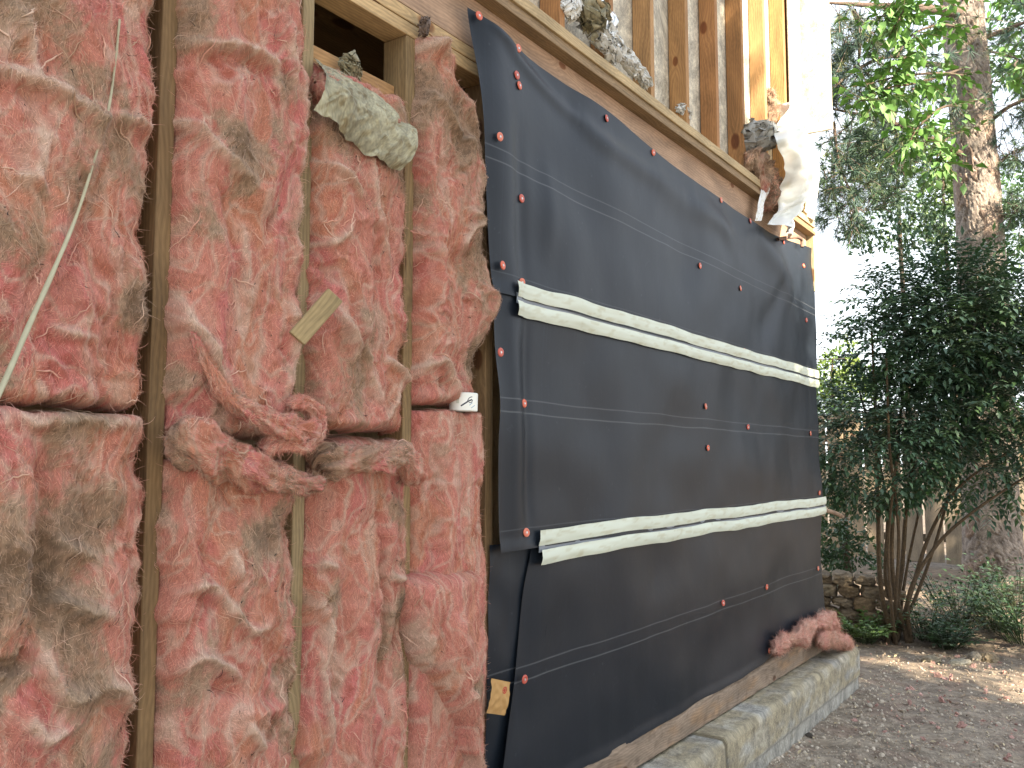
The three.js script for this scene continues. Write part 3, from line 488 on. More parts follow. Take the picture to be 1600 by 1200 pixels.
// ---------------------------------------------------------------- small things on the open wall
{ // pale cable that leans out from the wall towards the left
  const s = new Surf(), pts = spline([[0.998, 2.447, 0.055], [0.994, 2.378, 0.055], [0.978, 2.251, 0.062], [0.955, 2.152, 0.064], [0.918, 2.021, 0.07], [0.863, 1.902, 0.1], [0.801, 1.785, 0.14], [0.748, 1.689, 0.18], [0.66, 1.533, 0.24]], 60);
  s.tube(pts, (t) => 0.0024 + 0.0024 * smooth(0.35, 0.75, t) + 0.0003 * Math.sin(t * 60), 10, (t) => { const n = 1 + 0.12 * N2(t * 30, 3); return [0.40 * n, 0.385 * n, 0.26 * n]; });
  tag(mesh('cable', s.geo(), std({ vertexColors: true, roughness: 0.6 })), 'thin pale cable slanting across the leftmost insulation batt', 'cable');
}
{ // scrap of wood wedged on the second stud
  const s = new THREE.Vector3(...[1.459, 1.843, 0.105]), e = new THREE.Vector3(...[1.551, 1.957, 0.1]), d = e.clone().sub(s), L = d.length();
  const m = mesh('wood_shim', board(0.048, L, 0.014, 'y', 5, 0.003), wood(0.34, 0.29, 0.165, { color: lin(0.40, 0.33, 0.19) }));
  m.position.copy(s).addScaledVector(d, 0.5); m.rotation.set(0, -0.5, -Math.atan2(d.x, d.y)); tag(m, 'small greenish wood shim tilted across the second stud', 'wood scrap');
}
{ // roll of white tape standing on the clean batt
  const c = [2.171, 1.676, 0.05], g = thing('tape_roll', 'white tape roll with dark blue print standing on the clean pink batt', 'tape roll', [c[0], 1.704, c[2] - 0.008]);
  const R = 0.043, H = 0.056, lathe = new THREE.LatheGeometry([[0.028, 0], [R - 0.002, 0], [R, 0.002], [R, H - 0.002], [R - 0.002, H], [0.028, H], [0.028, 0]].map(([x, y]) => new THREE.Vector2(x, y)), 48);
  mesh('roll', lathe, std({ color: lin(0.72, 0.74, 0.70), roughness: 0.5 }), g);
  const tex = canvasTex(1024, 200, (q, w, h) => {
    q.fillStyle = '#e7eae2'; q.fillRect(0, 0, w, h); q.lineCap = 'round';
    for (const ox of [90, 430, 770]) { // slanting logo strokes, repeated round the roll
      q.strokeStyle = '#29333f'; q.lineWidth = 17; q.beginPath(); q.moveTo(ox, 150); q.lineTo(ox + 75, 96); q.lineTo(ox + 120, 74); q.stroke();
      q.lineWidth = 9; q.beginPath(); q.moveTo(ox + 70, 92); q.quadraticCurveTo(ox + 80, 44, ox + 124, 40); q.stroke(); q.beginPath(); q.moveTo(ox + 88, 110); q.quadraticCurveTo(ox + 120, 118, ox + 132, 80); q.stroke();
      q.strokeStyle = '#7fa2b8'; q.lineWidth = 8; q.beginPath(); q.moveTo(ox + 96, 140); q.lineTo(ox + 128, 112); q.stroke(); q.beginPath(); q.moveTo(ox + 120, 172); q.lineTo(ox + 168, 140); q.stroke();
      q.fillStyle = '#9fae9b'; q.globalAlpha = 0.5; q.fillRect(ox - 62, 62, 34, 60); q.globalAlpha = 1;
    }
  });
  const band = new THREE.CylinderGeometry(R + 0.0006, R + 0.0006, H - 0.006, 48, 1, true); const b = mesh('printed_band', band, std({ map: tex, roughness: 0.45 }), g); b.position.y = H / 2; b.rotation.y = 0.5;
  g.rotation.x = 0.03;
}
// crumpled sheet: creases are folded out of crossing triangle waves
function creaseField(seed, n = 9, f0 = 3, f1 = 14) {
  const r = mulberry(seed), w = Array.from({ length: n }, () => { const a = r() * Math.PI, f = lerp(f0, f1, r() * r()); return [Math.cos(a) * f, Math.sin(a) * f, r() * 9, 1 / f]; });
  return (u, v) => { let s = 0; const qu = u + N2(u * 3 + seed, v * 3) * 0.12, qv = v + N2(u * 3, v * 3 - seed) * 0.12; for (const [a, b, p, k] of w) { const t = a * qu + b * qv + p, q = t - Math.floor(t); s += (Math.abs(q - 0.5) * 2 - 0.5) * k; } return s; };
}
function crumple(center, size, seed, rot = [0, 0, 0], curl = 2.2) {
  const s = new Surf(), c1 = creaseField(seed), c2 = creaseField(seed + 1), c3 = creaseField(seed + 2), e = new THREE.Euler(...rot);
  s.sheet(46, 46, (u, v) => {
    const a = (u - 0.5) * curl + c1(u, v) * 1.5, R = size[0] / curl, b = (v - 0.5) * curl * 0.7 + c2(u, v) * 1.1;
    const p = new THREE.Vector3(Math.sin(a) * R + c3(u, v) * size[0] * 0.35, Math.sin(b) * size[1] / 1.6 + c1(v, u) * size[1] * 0.35, (Math.cos(a) * Math.cos(b) - 0.5) * R * size[2] + c2(v, u) * size[0] * 0.4).applyEuler(e);
    return [[center[0] + p.x, center[1] + p.y, center[2] + p.z], mix3([1, 1, 1], [0.62, 0.58, 0.5], smooth(0.1, 0.4, fbm(u * 5 + seed, v * 5, 3))), [u, v]];
  });
  return s.geo();
}
M.kraft = std({ color: lin(0.47, 0.46, 0.335), vertexColors: true, roughness: 0.75, map: T.grit, side: THREE.DoubleSide });
M.film = phys({ color: lin(0.80, 0.82, 0.80), vertexColors: true, roughness: 0.38, transmission: 0.12, thickness: 0, side: THREE.DoubleSide });
M.foil = std({ color: lin(0.72, 0.73, 0.74), vertexColors: true, roughness: 0.28, metalness: 0.85, side: THREE.DoubleSide });
{ // kraft facing folded down over the top of the third bay
  const g = thing('kraft_paper_roll', 'crumpled pale kraft paper bulging over the top of the third bay', 'paper');
  const tl = [1.598, 2.622, -0.01], tr = [1.958, 2.564, -0.01], bl = [1.51, 2.417, 0.07], br = [1.831, 2.348, 0.07], cr = creaseField(31, 9, 0.8, 4), c2 = creaseField(37, 10, 4, 16);
  const skin = (off) => { const s = new Surf(); s.sheet(120, 80, (u, v) => {
    const top = [lerp(tl[0], tr[0], u), lerp(tl[1], tr[1], u) + 0.014 * Math.sin(Math.PI * u), -0.02], bot = [lerp(bl[0], br[0], u), lerp(bl[1], br[1], u) + 0.008 * Math.sin(u * 7) + 0.008 * N2(u * 6, 2), 0.05];
    const q = v * Math.PI * 0.92, out = Math.sin(q) * (0.060 + 0.022 * u) + cr(u, v * 0.6) * 0.014 + c2(u * 1.6, v) * 0.012;
    const x = lerp(top[0], bot[0], v), y = lerp(top[1], bot[1], v) + Math.sin(q) * 0.012 + c2(v, u * 2) * 0.003, z = lerp(top[2], bot[2], v) + out;
    return [[x, y, z - off], mix3([1, 1, 0.98], [0.60, 0.50, 0.36], smooth(0.2, 0.45, fbm(u * 7, v * 5, 4)) * 0.8), [u * 0.4, v * 0.25]];
  }); return s.geo(); };
  mesh('paper_sheet', skin(0), M.kraft, g);
  woolRoll(g, 'fibre_filling', [[1.554, 2.522, 0.03], [1.664, 2.509, 0.03], [1.809, 2.489, 0.035], [1.897, 2.463, 0.03]], 0.042, 0.8, 14.2, { dirty: 0.45, count: 60, stray: 60, up: [0, 0, 1], amp: 0.5 });
  tag(mesh('paper_scrap', crumple([1.734, 2.636, -0.02], [0.085, 0.055, 0.8], 52, [0.4, 0.2, -0.5]), M.kraft), 'small crumpled grey green paper scrap on the blocking, behind the kraft paper roll', 'paper');
}
{ // dark torn paper tip on the narrow batt
  tag(mesh('torn_paper_tip', crumple([1.989, 2.85, 0.03], [0.055, 0.05, 0.6], 57, [0.3, 0.4, 0.3]), std({ color: lin(0.16, 0.12, 0.10), vertexColors: true, side: THREE.DoubleSide })), 'small dark torn paper tip on top of the narrowing batt', 'paper');
}
// rubbish caught on the ledge of the upper floor
{
  const bits = [
    [[3.038, 3.37, 0], [0.22, 0.13, 0.7], 61, M.kraft, 'folded olive paper on the ledge at the top, left of the pale gypsum strips', 'paper'],
    [[3.123, 3.347, 0], [0.14, 0.13, 0.7], 64, M.foil, 'crumpled shiny foil on the ledge below the olive paper', 'foil'],
    [[3.154, 3.269, 0.03], [0.17, 0.09, 0.7], 67, M.film, 'crumpled white plastic on the ledge below the shiny foil', 'plastic'],
    [[2.896, 3.319, 0], [0.10, 0.08, 0.6], 69, M.film, 'grey plastic shred on the ledge at the top edge of the view', 'plastic'],
    [[3.416, 3.284, 0], [0.13, 0.06, 0.5], 71, M.film, 'small white plastic wisp on the ledge below the first pale gypsum strip', 'plastic'],
    [[3.537, 3.279, -0.01], [0.13, 0.05, 0.5], 73, M.film, 'small white plastic curl on the ledge against the second stud from the foil', 'plastic'],
    [[4.075, 3.289, -0.03], [0.10, 0.05, 0.5], 75, M.film, 'tiny white plastic shred on the ledge between two brown studs', 'plastic'],
  ];
  for (const [c, sz, seed, m, label, cat] of bits) tag(mesh(cat === 'paper' ? 'paper_scrap' : cat === 'foil' ? 'foil_scrap' : 'plastic_scrap', crumple(c, sz, seed, [0.2, -0.4, -0.5]), m), label, cat, 'rubbish caught on the ledge');
  const s = new Surf(); s.tube(spline([[3.011, 3.381, 0.05], [3.046, 3.372, 0.06], [3.13, 3.384, 0.05]], 10), 0.012, 5, [0.62, 0.50, 0.30]); tag(mesh('wood_splinter', s.geo(), M.tinted), 'pale wood splinter above the crumpled foil', 'wood scrap');
}
// sheet that hangs between left and right edges, folded
function drape(rows, seed, amp, col) {
  const L = spline(rows.map((r) => r[0]), 90), R = spline(rows.map((r) => r[1]), 90), c1 = creaseField(seed, 5, 0.6, 2.4), c2 = creaseField(seed + 5, 10, 3, 11), s = new Surf();
  s.sheet(50, 90, (u, v, i, j) => { const k = 90 - j, a = L[k], b = R[k], out = c1(u * 1.3, v * 0.8) * amp * 0.45 + c2(u, v * 1.4) * amp * 0.22 + Math.sin(Math.PI * u) * amp * 0.8, x = lerp(a[0], b[0], u), y = lerp(a[1], b[1], u), z = lerp(a[2], b[2], u); return [[x + c2(v, u) * amp * 0.15, y, z + out], mix3([1, 1, 1], col, smooth(0.1, 0.5, fbm(u * 4 + seed, v * 6, 3))), [u, v]]; });
  return s.geo();
}
tag(mesh('plastic_sheet', drape([[[5.401, 3.783, 0.02], [5.557, 3.815, 0.02]], [[5.182, 3.563, 0.05], [5.705, 3.734, 0.03]], [[4.929, 3.374, 0.08], [5.667, 3.59, 0.05]], [[5.024, 3.248, 0.09], [5.709, 3.454, 0.05]], [[5.115, 3.129, 0.08], [5.562, 3.246, 0.06]], [[5.086, 3.01, 0.06], [5.478, 3.104, 0.05]], [[4.928, 2.893, 0.05], [5.35, 2.9, 0.045]]], 81, 0.13, [0.72, 0.72, 0.66]), M.film), 'long crumpled white plastic sheet hanging at the far upper corner', 'plastic');
tag(mesh('plastic_sheet', drape([[[5.697, 3.646, 0.03], [5.985, 3.69, 0.03]], [[5.709, 3.454, 0.05], [6.087, 3.552, 0.04]], [[5.799, 3.309, 0.04], [6.006, 3.353, 0.04]], [[5.793, 3.181, 0.03], [5.989, 3.131, 0.03]]], 87, 0.06, [0.75, 0.70, 0.58]), M.film), 'torn cream plastic strip hanging along the far corner trim', 'plastic');
tag(mesh('plastic_strip', drape([[[5.014, 3.165, 0.05], [5.094, 3.167, 0.05]], [[4.91, 3.043, 0.06], [5.01, 3.06, 0.06]], [[4.843, 2.899, 0.05], [4.963, 2.923, 0.05]]], 91, 0.02, [0.8, 0.75, 0.6]), M.film), 'narrow cream plastic strip beside the long white sheet', 'plastic');
tag(mesh('paper_scrap', crumple([4.985, 3.437, 0.04], [0.26, 0.15, 0.7], 94, [0.2, -0.5, 0.4]), std({ color: lin(0.32, 0.32, 0.30), vertexColors: true, roughness: 0.5, side: THREE.DoubleSide })), 'crumpled dark grey paper left of the long white plastic sheet', 'paper');
{
  const BR = { dirty: 0.55, shag: 2.2, count: 90, stray: 90, amp: 0.9, nu: 44, nv: 60 };
  const g = thing('brown_wool_wad', 'reddish brown insulation wad hanging below the dark grey paper at the far corner', 'insulation');
  woolRoll(g, 'wool', [[4.942, 3.344, 0], [4.979, 3.247, 0.03], [5.078, 3.165, 0.04], [5.196, 3.111, 0.03]], 0.10, 0.6, 16.1, BR);
  const g2 = thing('brown_wool_wad', 'narrow reddish brown insulation strip upright behind the white plastic peak', 'insulation');
  woolRoll(g2, 'wool', [[5.401, 3.877, -0.03], [5.429, 3.762, -0.03], [5.374, 3.598, -0.02]], 0.055, 0.7, 17.3, BR);
}
{ // bent rusty pipe stub in the gap under the far corner
  const s = new Surf(); s.tube(spline([[5.247, 2.878, 0.05], [5.43, 2.926, 0.06], [5.644, 2.971, 0.06], [5.712, 2.965, 0.06], [5.708, 2.922, 0.06]], 16), 0.011, 8, [0.30, 0.20, 0.16]);
  tag(mesh('bent_pipe', s.geo(), M.tinted), 'bent rusty pipe stub above the membrane at the far corner', 'pipe');
}

// ---------------------------------------------------------------- black weather membrane over the far part of the wall
const wrap = thing('weather_membrane', 'large black weather membrane nailed over the far half of the wall', 'membrane');
{
  const top = spline([[2.191, 2.994, 0.03], [2.357, 2.981, 0.03], [2.492, 2.972, 0.03], [2.794, 2.97, 0.03], [3.121, 2.97, 0.03], [3.601, 2.929, 0.03], [4.418, 2.909, 0.03], [5.02, 2.893, 0.03], [5.437, 2.92, 0.03], [6.142, 2.996, 0.03]], 120);
  const topY = (x) => { for (let k = 1; k < top.length; k++) if (x <= top[k][0]) return lerp(top[k - 1][1], top[k][1], clamp((x - top[k - 1][0]) / (top[k][0] - top[k - 1][0]), 0, 1)); return top.at(-1)[1]; };
  const edge = (pts) => { const q = spline(pts, 60).sort((a, b) => a[1] - b[1]); return (y) => { for (let k = 1; k < q.length; k++) if (y <= q[k][1]) return lerp(q[k - 1][0], q[k][0], clamp((y - q[k - 1][1]) / (q[k][1] - q[k - 1][1]), 0, 1)); return q.at(-1)[0]; }; };
  const leftHi = edge([[2.185, 2.973, 0.05], [2.223, 2.819, 0.05], [2.248, 2.658, 0.05], [2.274, 2.455, 0.05], [2.306, 2.21, 0.05], [2.328, 2.068, 0.05], [2.343, 2.007, 0.05]]);
  const leftMid = edge([[2.335, 2.079, 0.05], [2.332, 1.964, 0.05], [2.336, 1.882, 0.05], [2.347, 1.759, 0.05], [2.34, 1.615, 0.05], [2.351, 1.453, 0.05], [2.365, 1.29, 0.05]]);
  const leftLow = edge([[2.585, 1.285, 0.05], [2.561, 1.212, 0.05], [2.533, 1.131, 0.05], [2.505, 0.969, 0.05], [2.467, 0.813, 0.05], [2.416, 0.665, 0.05], [2.346, 0.491, 0.05], [2.286, 0.361, 0.05]]);
  const Cm = (pts, r, h) => ({ pts, r: r * 1.4, h: h * 0.75, calm: true });
  const rel = relief([
    Cm([[2.358, 2.963], [2.472, 2.93], [2.658, 2.893], [2.912, 2.855]], 0.020, 0.016), Cm([[2.912, 2.868], [3.038, 2.831], [3.345, 2.813], [3.842, 2.814]], 0.035, 0.022), Cm([[3.563, 2.772], [4.07, 2.776], [4.695, 2.762]], 0.05, 0.02), Cm([[4.032, 2.815], [4.322, 2.785], [4.59, 2.653]], 0.05, 0.022), Cm([[4.907, 2.843], [5.296, 2.71], [5.533, 2.551]], 0.06, 0.026), Cm([[2.303, 2.974], [2.414, 2.964], [2.453, 2.956]], 0.012, 0.012),
    Cm([[2.453, 2.685], [2.476, 2.401], [2.499, 2.139]], 0.03, -0.012), Cm([[2.434, 2.021], [2.453, 1.809], [2.46, 1.596], [2.468, 1.344]], 0.035, 0.014), Cm([[2.523, 2.099], [2.522, 1.814], [2.529, 1.511], [2.544, 1.319]], 0.022, -0.012), Cm([[5.414, 2.652], [4.976, 2.283]], 0.06, -0.02), Cm([[2.657, 2.631], [2.677, 2.424], [2.655, 2.234]], 0.04, 0.008),
  ]);
  const wz = (x, y) => 0.036 + fbm(x * 0.8 + 3, y * 1.1, 2) * 0.024 + fbm(x * 2.2, y * 1.8 + 9, 2) * 0.004 + rel(x, y) + 0.018 * Math.exp(-(((x - 2.3) / 0.16) ** 2));
  const tex = canvasTex(2048, 1400, (g, w, h) => {
    const r = mulberry(91), X = (x) => (x - 2) / 4.2 * w, Y = (y) => h - (y - 0.3) / 2.87 * h;
    g.fillStyle = '#191f26'; g.fillRect(0, 0, w, h);
    for (let k = 0; k < 1500; k++) { g.strokeStyle = `rgba(${r() < 0.5 ? '6,7,9' : '66,70,78'},${0.04 + r() * 0.10})`; g.lineWidth = 0.6 + r() * 1.6; const x = r() * w, y = r() * h, L = 30 + r() * 260; g.beginPath(); g.moveTo(x, y); g.lineTo(x + (r() - 0.5) * 3, y + L); g.stroke(); }   // woven backing
    for (let k = 0; k < 900; k++) { g.fillStyle = `rgba(150,146,138,${0.03 + r() * 0.14})`; g.beginPath(); g.ellipse(r() * w, r() * h, 0.6 + r() * 2.2, 0.6 + r() * 2.6, r() * 3, 0, 7); g.fill(); }   // specks of dust
    for (let k = 0; k < 26; k++) { g.strokeStyle = `rgba(140,137,130,${0.05 + r() * 0.10})`; g.lineWidth = 1 + r() * 2; let x = r() * w, y = r() * h; g.beginPath(); g.moveTo(x, y); for (let q = 0; q < 4; q++) { x += (r() - 0.5) * 26; y += (r() - 0.4) * 26; g.lineTo(x, y); } g.stroke(); }   // scuffs
    for (const [y, a, t] of [[2.572, 0.55, 2.2], [2.528, 0.6, 2.4], [1.757, 0.6, 2.2], [1.712, 0.65, 2.4], [0.876, 0.6, 2.3], [0.829, 0.65, 2.4], [2.168, 0.4, 1.8], [1.330, 0.45, 1.8]]) {   // printed guide lines
      g.strokeStyle = `rgba(214,202,190,${a * 0.42})`; g.lineWidth = t; g.beginPath(); for (let x = 1.9; x < 6.3; x += 0.05) g.lineTo(X(x), Y(y + fbm(x * 1.5, y * 3, 2) * 0.006)); g.stroke();
    }
  });
  tex.wrapS = tex.wrapT = THREE.ClampToEdgeWrapping;
  const mat = phys({ color: lin(0.96, 1, 1.06), map: tex, roughness: 0.44, specularIntensity: 0.42, bumpMap: T.gritBump, bumpScale: 0.0004, side: THREE.DoubleSide });
  const sheet = (name, left, y0, y1, lip0, lip1) => {
    const s = new Surf(), bot = typeof y0 === 'function' ? y0 : () => y0, tp = typeof y1 === 'function' ? y1 : () => y1;
    s.sheet(260, 90, (u, v) => {
      const yl = lerp(bot(2.3), tp(2.3), v), xl = left(yl); let x = lerp(xl, 6.085, Math.pow(u, 1.15)); const y = lerp(bot(x), tp(x), v); let z = wz(x, y) + lerp(lip0, lip1, smooth(0.06, 0.0, v)) ;
      z -= smooth(0.06, 0.0, u) * 0.012;   // the free edge turns in a little
      if (x > 6.05) { const k = (x - 6.05) / 0.035; z -= k * k * 0.06 + k * 0.02; x = 6.05 + 0.012 * k; }
      return [[x, y, z], [1, 1, 1], [(x - 2) / 4.2, (y - 0.3) / 2.87]];
    });
    return mesh(name, s.geo(), mat, wrap);
  };
  const bottom = (x) => 0.447 + 0.02 * smooth(2.8, 5, x) + 0.11 * smooth(4.6, 6.0, x) + N2(x * 2, 4) * 0.008;
  sheet('top_sheet', leftHi, 2.098, topY, 0.004, 0.010);
  sheet('middle_sheet', leftMid, 1.262, 2.112, 0.002, 0.008);
  sheet('bottom_sheet', leftLow, bottom, 1.280, 0.0, 0.006);
  { // the turned-back flap of the bottom sheet, tucked against the stud
    const s = new Surf(); s.sheet(30, 60, (u, v) => { const y = lerp(0.47, 1.285, v), a = lerp(2.335, 2.36, v), b = leftLow(y) + 0.16, x = lerp(a, b, u); return [[x, y, 0.006 + 0.02 * u * u + N2(x * 6, y * 4) * 0.004], [1, 1, 1], [(x - 2) / 4.2, (y - 0.3) / 2.87]]; });
    mesh('folded_flap', s.geo(), mat, wrap);
  }
  // release strips along the two seams: two pale bands, the shadowed gap between them painted as a grey strip
  const pale = std({ color: 0xffffff, vertexColors: true, roughness: 0.55, side: THREE.DoubleSide }), lapShade = std({ color: lin(0.20, 0.23, 0.27), roughness: 0.5, side: THREE.DoubleSide });
  const seam = (yc, xs, xe, skew, seed) => {
    const wob = (x) => fbm(x * 0.9 + seed, 2, 2) * 0.012 + N2(x * 5, seed) * 0.0008;
    const band = (name, y0, y1, z0, zm, m, sk0, sk1) => {
      const s = new Surf(); s.sheet(220, 8, (u, v) => {
        const x = lerp(lerp(xs + sk0, xs + sk1, v), xe, u), y = yc + wob(x) + lerp(y0, y1, v) * (1 + 0.04 * N2(x * 3, seed + y0 * 50)), dirt = smooth(0.15, 0.4, fbm(x * 7 + seed, y * 30, 3));
        let z = wz(x, y) + 0.012 + lerp(z0, zm, Math.sin(Math.PI * v)) + N2(x * 5, v + seed) * 0.0015; if (u < 0.01) z += 0.004;
        return [[x, y, z], mix3([0.58, 0.63, 0.53], [0.44, 0.43, 0.29], dirt * 0.5 + 0.2 * smooth(0, 0.4, N2(x * 2, y * 40 + seed))), [x, y]];
      }); return mesh(name, s.geo(), m, wrap);
    };
    band('upper_release_band', 0.005, 0.057, 0.000, 0.0035, pale, skew, skew * 0.4); band('lap_shade_strip', -0.018, 0.018, -0.006, -0.005, lapShade, skew * 0.5, skew * 0.5); band('lower_release_band', -0.059, -0.009, 0.001, 0.006, pale, skew * 0.3 + 0.0, skew * 0.0);
  };
  seam(2.100, 2.432, 6.06, 0.008, 3); seam(1.268, 2.60, 6.09, -0.02, 8);
  // plastic cap nails
  const cap = new THREE.LatheGeometry([[0, 0.0022], [0.004, 0.0022], [0.0055, 0.0032], [0.011, 0.0040], [0.0142, 0.0026], [0.015, 0.0006], [0.0148, 0]].map(([a, b]) => new THREE.Vector2(a, b)), 20); cap.rotateX(Math.PI / 2);
  const head = new THREE.CylinderGeometry(0.0040, 0.0042, 0.0016, 12); head.rotateX(Math.PI / 2);
  const caps = [std({ color: lin(0.60, 0.12, 0.06), roughness: 0.5 }), std({ color: lin(0.62, 0.17, 0.10), roughness: 0.5 }), std({ color: lin(0.48, 0.09, 0.06), roughness: 0.5 })], steel = std({ color: lin(0.55, 0.52, 0.5), roughness: 0.4, metalness: 0.7 });
  [[2.222, 2.976], [2.451, 2.959], [2.447, 2.863], [2.462, 2.832], [2.319, 2.604], [2.485, 2.444], [2.357, 2.188], [2.485, 2.154], [2.339, 1.901], [2.5, 1.746], [2.514, 1.317], [2.513, 0.84], [4.057, 2.5], [4.622, 2.481], [5.825, 2.466], [4.649, 2.145], [4.096, 1.818], [4.702, 1.738], [4.118, 1.618], [5.852, 1.734], [4.262, 0.864], [4.896, 0.87], [5.929, 0.87], [3.115, 2.932], [3.545, 2.915], [4.366, 2.903], [4.779, 2.885], [5.964, 1.351], [4.945, 0.519], [5.39, 2.893], [5.803, 2.82]].forEach(([x, y], k) => {
    const c = mesh('cap_nail', cap, caps[k % 3], wrap); c.position.set(x, y, wz(x, y) + 0.007); c.rotation.set(((k * 37) % 10 - 5) * 0.02, ((k * 53) % 10 - 5) * 0.03, 0);
    const hd = mesh('nail_head', head, steel, c); hd.position.z = 0.0032;
  });
}
{ // cardboard tag with a red round mark, stuck on the folded flap
  const p = [[2.297, 0.888, 0.06], [2.42, 0.85, 0.045], [2.388, 0.754, 0.045], [2.27, 0.79, 0.06]], s = new Surf();
  s.sheet(20, 24, (u, v) => { const a = [0, 1, 2].map((k) => lerp(p[3][k], p[2][k], u)), b = [0, 1, 2].map((k) => lerp(p[0][k], p[1][k], u)), q = [0, 1, 2].map((k) => lerp(a[k], b[k], v)); q[2] += 0.006 * Math.sin(Math.PI * v) + 0.003 * N2(u * 3, v * 3); return [q, [1, 1, 1], [u, v]]; });
  const tex = canvasTex(256, 320, (g, w, h) => {
    const r = mulberry(4); g.fillStyle = '#b08a55'; g.fillRect(0, 0, w, h); for (let k = 0; k < 1500; k++) { g.strokeStyle = `rgba(${r() < 0.5 ? '120,84,48' : '214,180,128'},0.14)`; g.beginPath(); const x = r() * w, y = r() * h; g.moveTo(x, y); g.lineTo(x + 12 * r(), y + 4 * r()); g.stroke(); }
    g.strokeStyle = '#a8322b'; g.lineWidth = 9; g.beginPath(); g.ellipse(186, 86, 26, 30, 0.2, 0, 7); g.stroke(); g.beginPath(); g.moveTo(166, 92); g.lineTo(206, 80); g.moveTo(172, 74); g.lineTo(200, 104); g.moveTo(186, 62); g.lineTo(184, 112); g.stroke();
  });
  const g = thing('cardboard_tag', 'tan cardboard tag with a small red round mark, left of the membrane bottom', 'cardboard'); mesh('card', s.geo(), std({ map: tex, side: THREE.DoubleSide }), g);
}
{ // clean pink scraps lying on the far end of the sill
  const g = thing('pink_wool_scrap', 'fluffy pink insulation scrap lying on the far end of the sill', 'insulation'), o = { dirty: -0.45, skin: () => 0.005, shag: 2.6, nap: 9000, count: 260, stray: 420, amp: 0.55, nu: 48, nv: 70 };
  woolRoll(g, 'wool', [[4.91, 0.533, 0.08], [5.081, 0.561, 0.09], [5.309, 0.54, 0.1], [5.544, 0.57, 0.1], [5.878, 0.545, 0.1], [6.079, 0.443, 0.1]], (v) => 0.030 + 0.030 * v + 0.018 * Math.sin(v * 17), 0.8, 21.3, { ...o, up: [0, 0, 1] });
  woolRoll(g, 'wool', [[5.625, 0.477, 0.12], [5.871, 0.439, 0.13], [6.105, 0.386, 0.14], [6.253, 0.336, 0.13]], 0.045, 0.8, 22.8, { ...o, dirty: -0.1, up: [0, 0, 1] });
}

// ---------------------------------------------------------------- garden beyond the corner
const DARKLEAF = [0.045, 0.10, 0.048], BLUELEAF = [0.065, 0.130, 0.090], MIDLEAF = [0.055, 0.125, 0.035], VIVID = [0.085, 0.20, 0.035], YELLOW = [0.21, 0.27, 0.045];
const rdir = (r) => { const z = r() * 2 - 1, a = r() * 6.2832, q = Math.sqrt(1 - z * z); return new THREE.Vector3(q * Math.cos(a), z, q * Math.sin(a)); };
const tint = (r, a, b) => { const c = mix3(a, b, r()), v = 0.75 + r() * 0.5; return [c[0] * v, c[1] * v, c[2] * v]; };
// leaves scattered in lumps through the volume of ellipsoids [x, y, z, rx, ry, rz]
function crown(s, r, blobs, count, L, W, ca, cb, lump = 9) {
  const vol = blobs.map((b) => b[3] * b[4] * b[5]), all = vol.reduce((a, b) => a + b, 0), n = new THREE.Vector3();
  for (let k = 0; k < count / lump; k++) {
    let q = r() * all, i = 0; while (i < blobs.length - 1 && q > vol[i]) { q -= vol[i]; i++; }
    const b = blobs[i], d = rdir(r), R = Math.pow(r(), 0.42) * (1 + 0.25 * N3(d.x * 2 + i, d.y * 2, d.z * 2)), c = [b[0] + d.x * b[3] * R, b[1] + d.y * b[4] * R, b[2] + d.z * b[5] * R], shade = tint(r, ca, cb), out = d.clone().multiplyScalar(0.6).add(rdir(r)).normalize();
    for (let e = 0; e < lump; e++) {
      const dir = rdir(r).multiplyScalar(0.75).add(out).normalize(), off = rdir(r).multiplyScalar(L * 1.5 * r()); n.copy(rdir(r)).multiplyScalar(0.7); n.y += 0.7; n.addScaledVector(dir, -n.dot(dir)).normalize();
      s.leaf([c[0] + off.x, c[1] + off.y, c[2] + off.z], dir, n, L * (0.65 + r() * 0.6), W * (0.7 + r() * 0.5), mix3(shade, tint(r, ca, cb), 0.35), 0.1 + r() * 0.15);
    }
  }
}
// feathered spray: leaflets in pairs along an arching stalk
function spray(s, r, p, dir, len, pairs, L, W, ca, cb) {
  const d = dir.clone().normalize(), q = p.slice(), side = new THREE.Vector3().crossVectors(d, new THREE.Vector3(0, 1, 0.01)).normalize(), col = tint(r, ca, cb);
  for (let k = 0; k <= pairs; k++) {
    d.y -= 0.10; d.normalize(); q[0] += d.x * len / pairs; q[1] += d.y * len / pairs; q[2] += d.z * len / pairs;
    const n = new THREE.Vector3(0, 1, 0).addScaledVector(rdir(r), 0.35).normalize();
    for (const sg of k === pairs ? [0] : [-1, 1]) { const ld = d.clone().multiplyScalar(sg ? 0.55 : 1).addScaledVector(side, sg).addScaledVector(rdir(r), 0.22).normalize(); const nn = n.clone().addScaledVector(ld, -n.dot(ld)).normalize(); s.leaf(q, ld, nn, L * (0.7 + r() * 0.5), W * (0.8 + r() * 0.4), mix3(col, tint(r, ca, cb), 0.25), 0.2); }
  }
}
const brown = (a, b) => (t) => mix3(a, b, 0.5 + 0.5 * N2(t * 9, a[0] * 90));
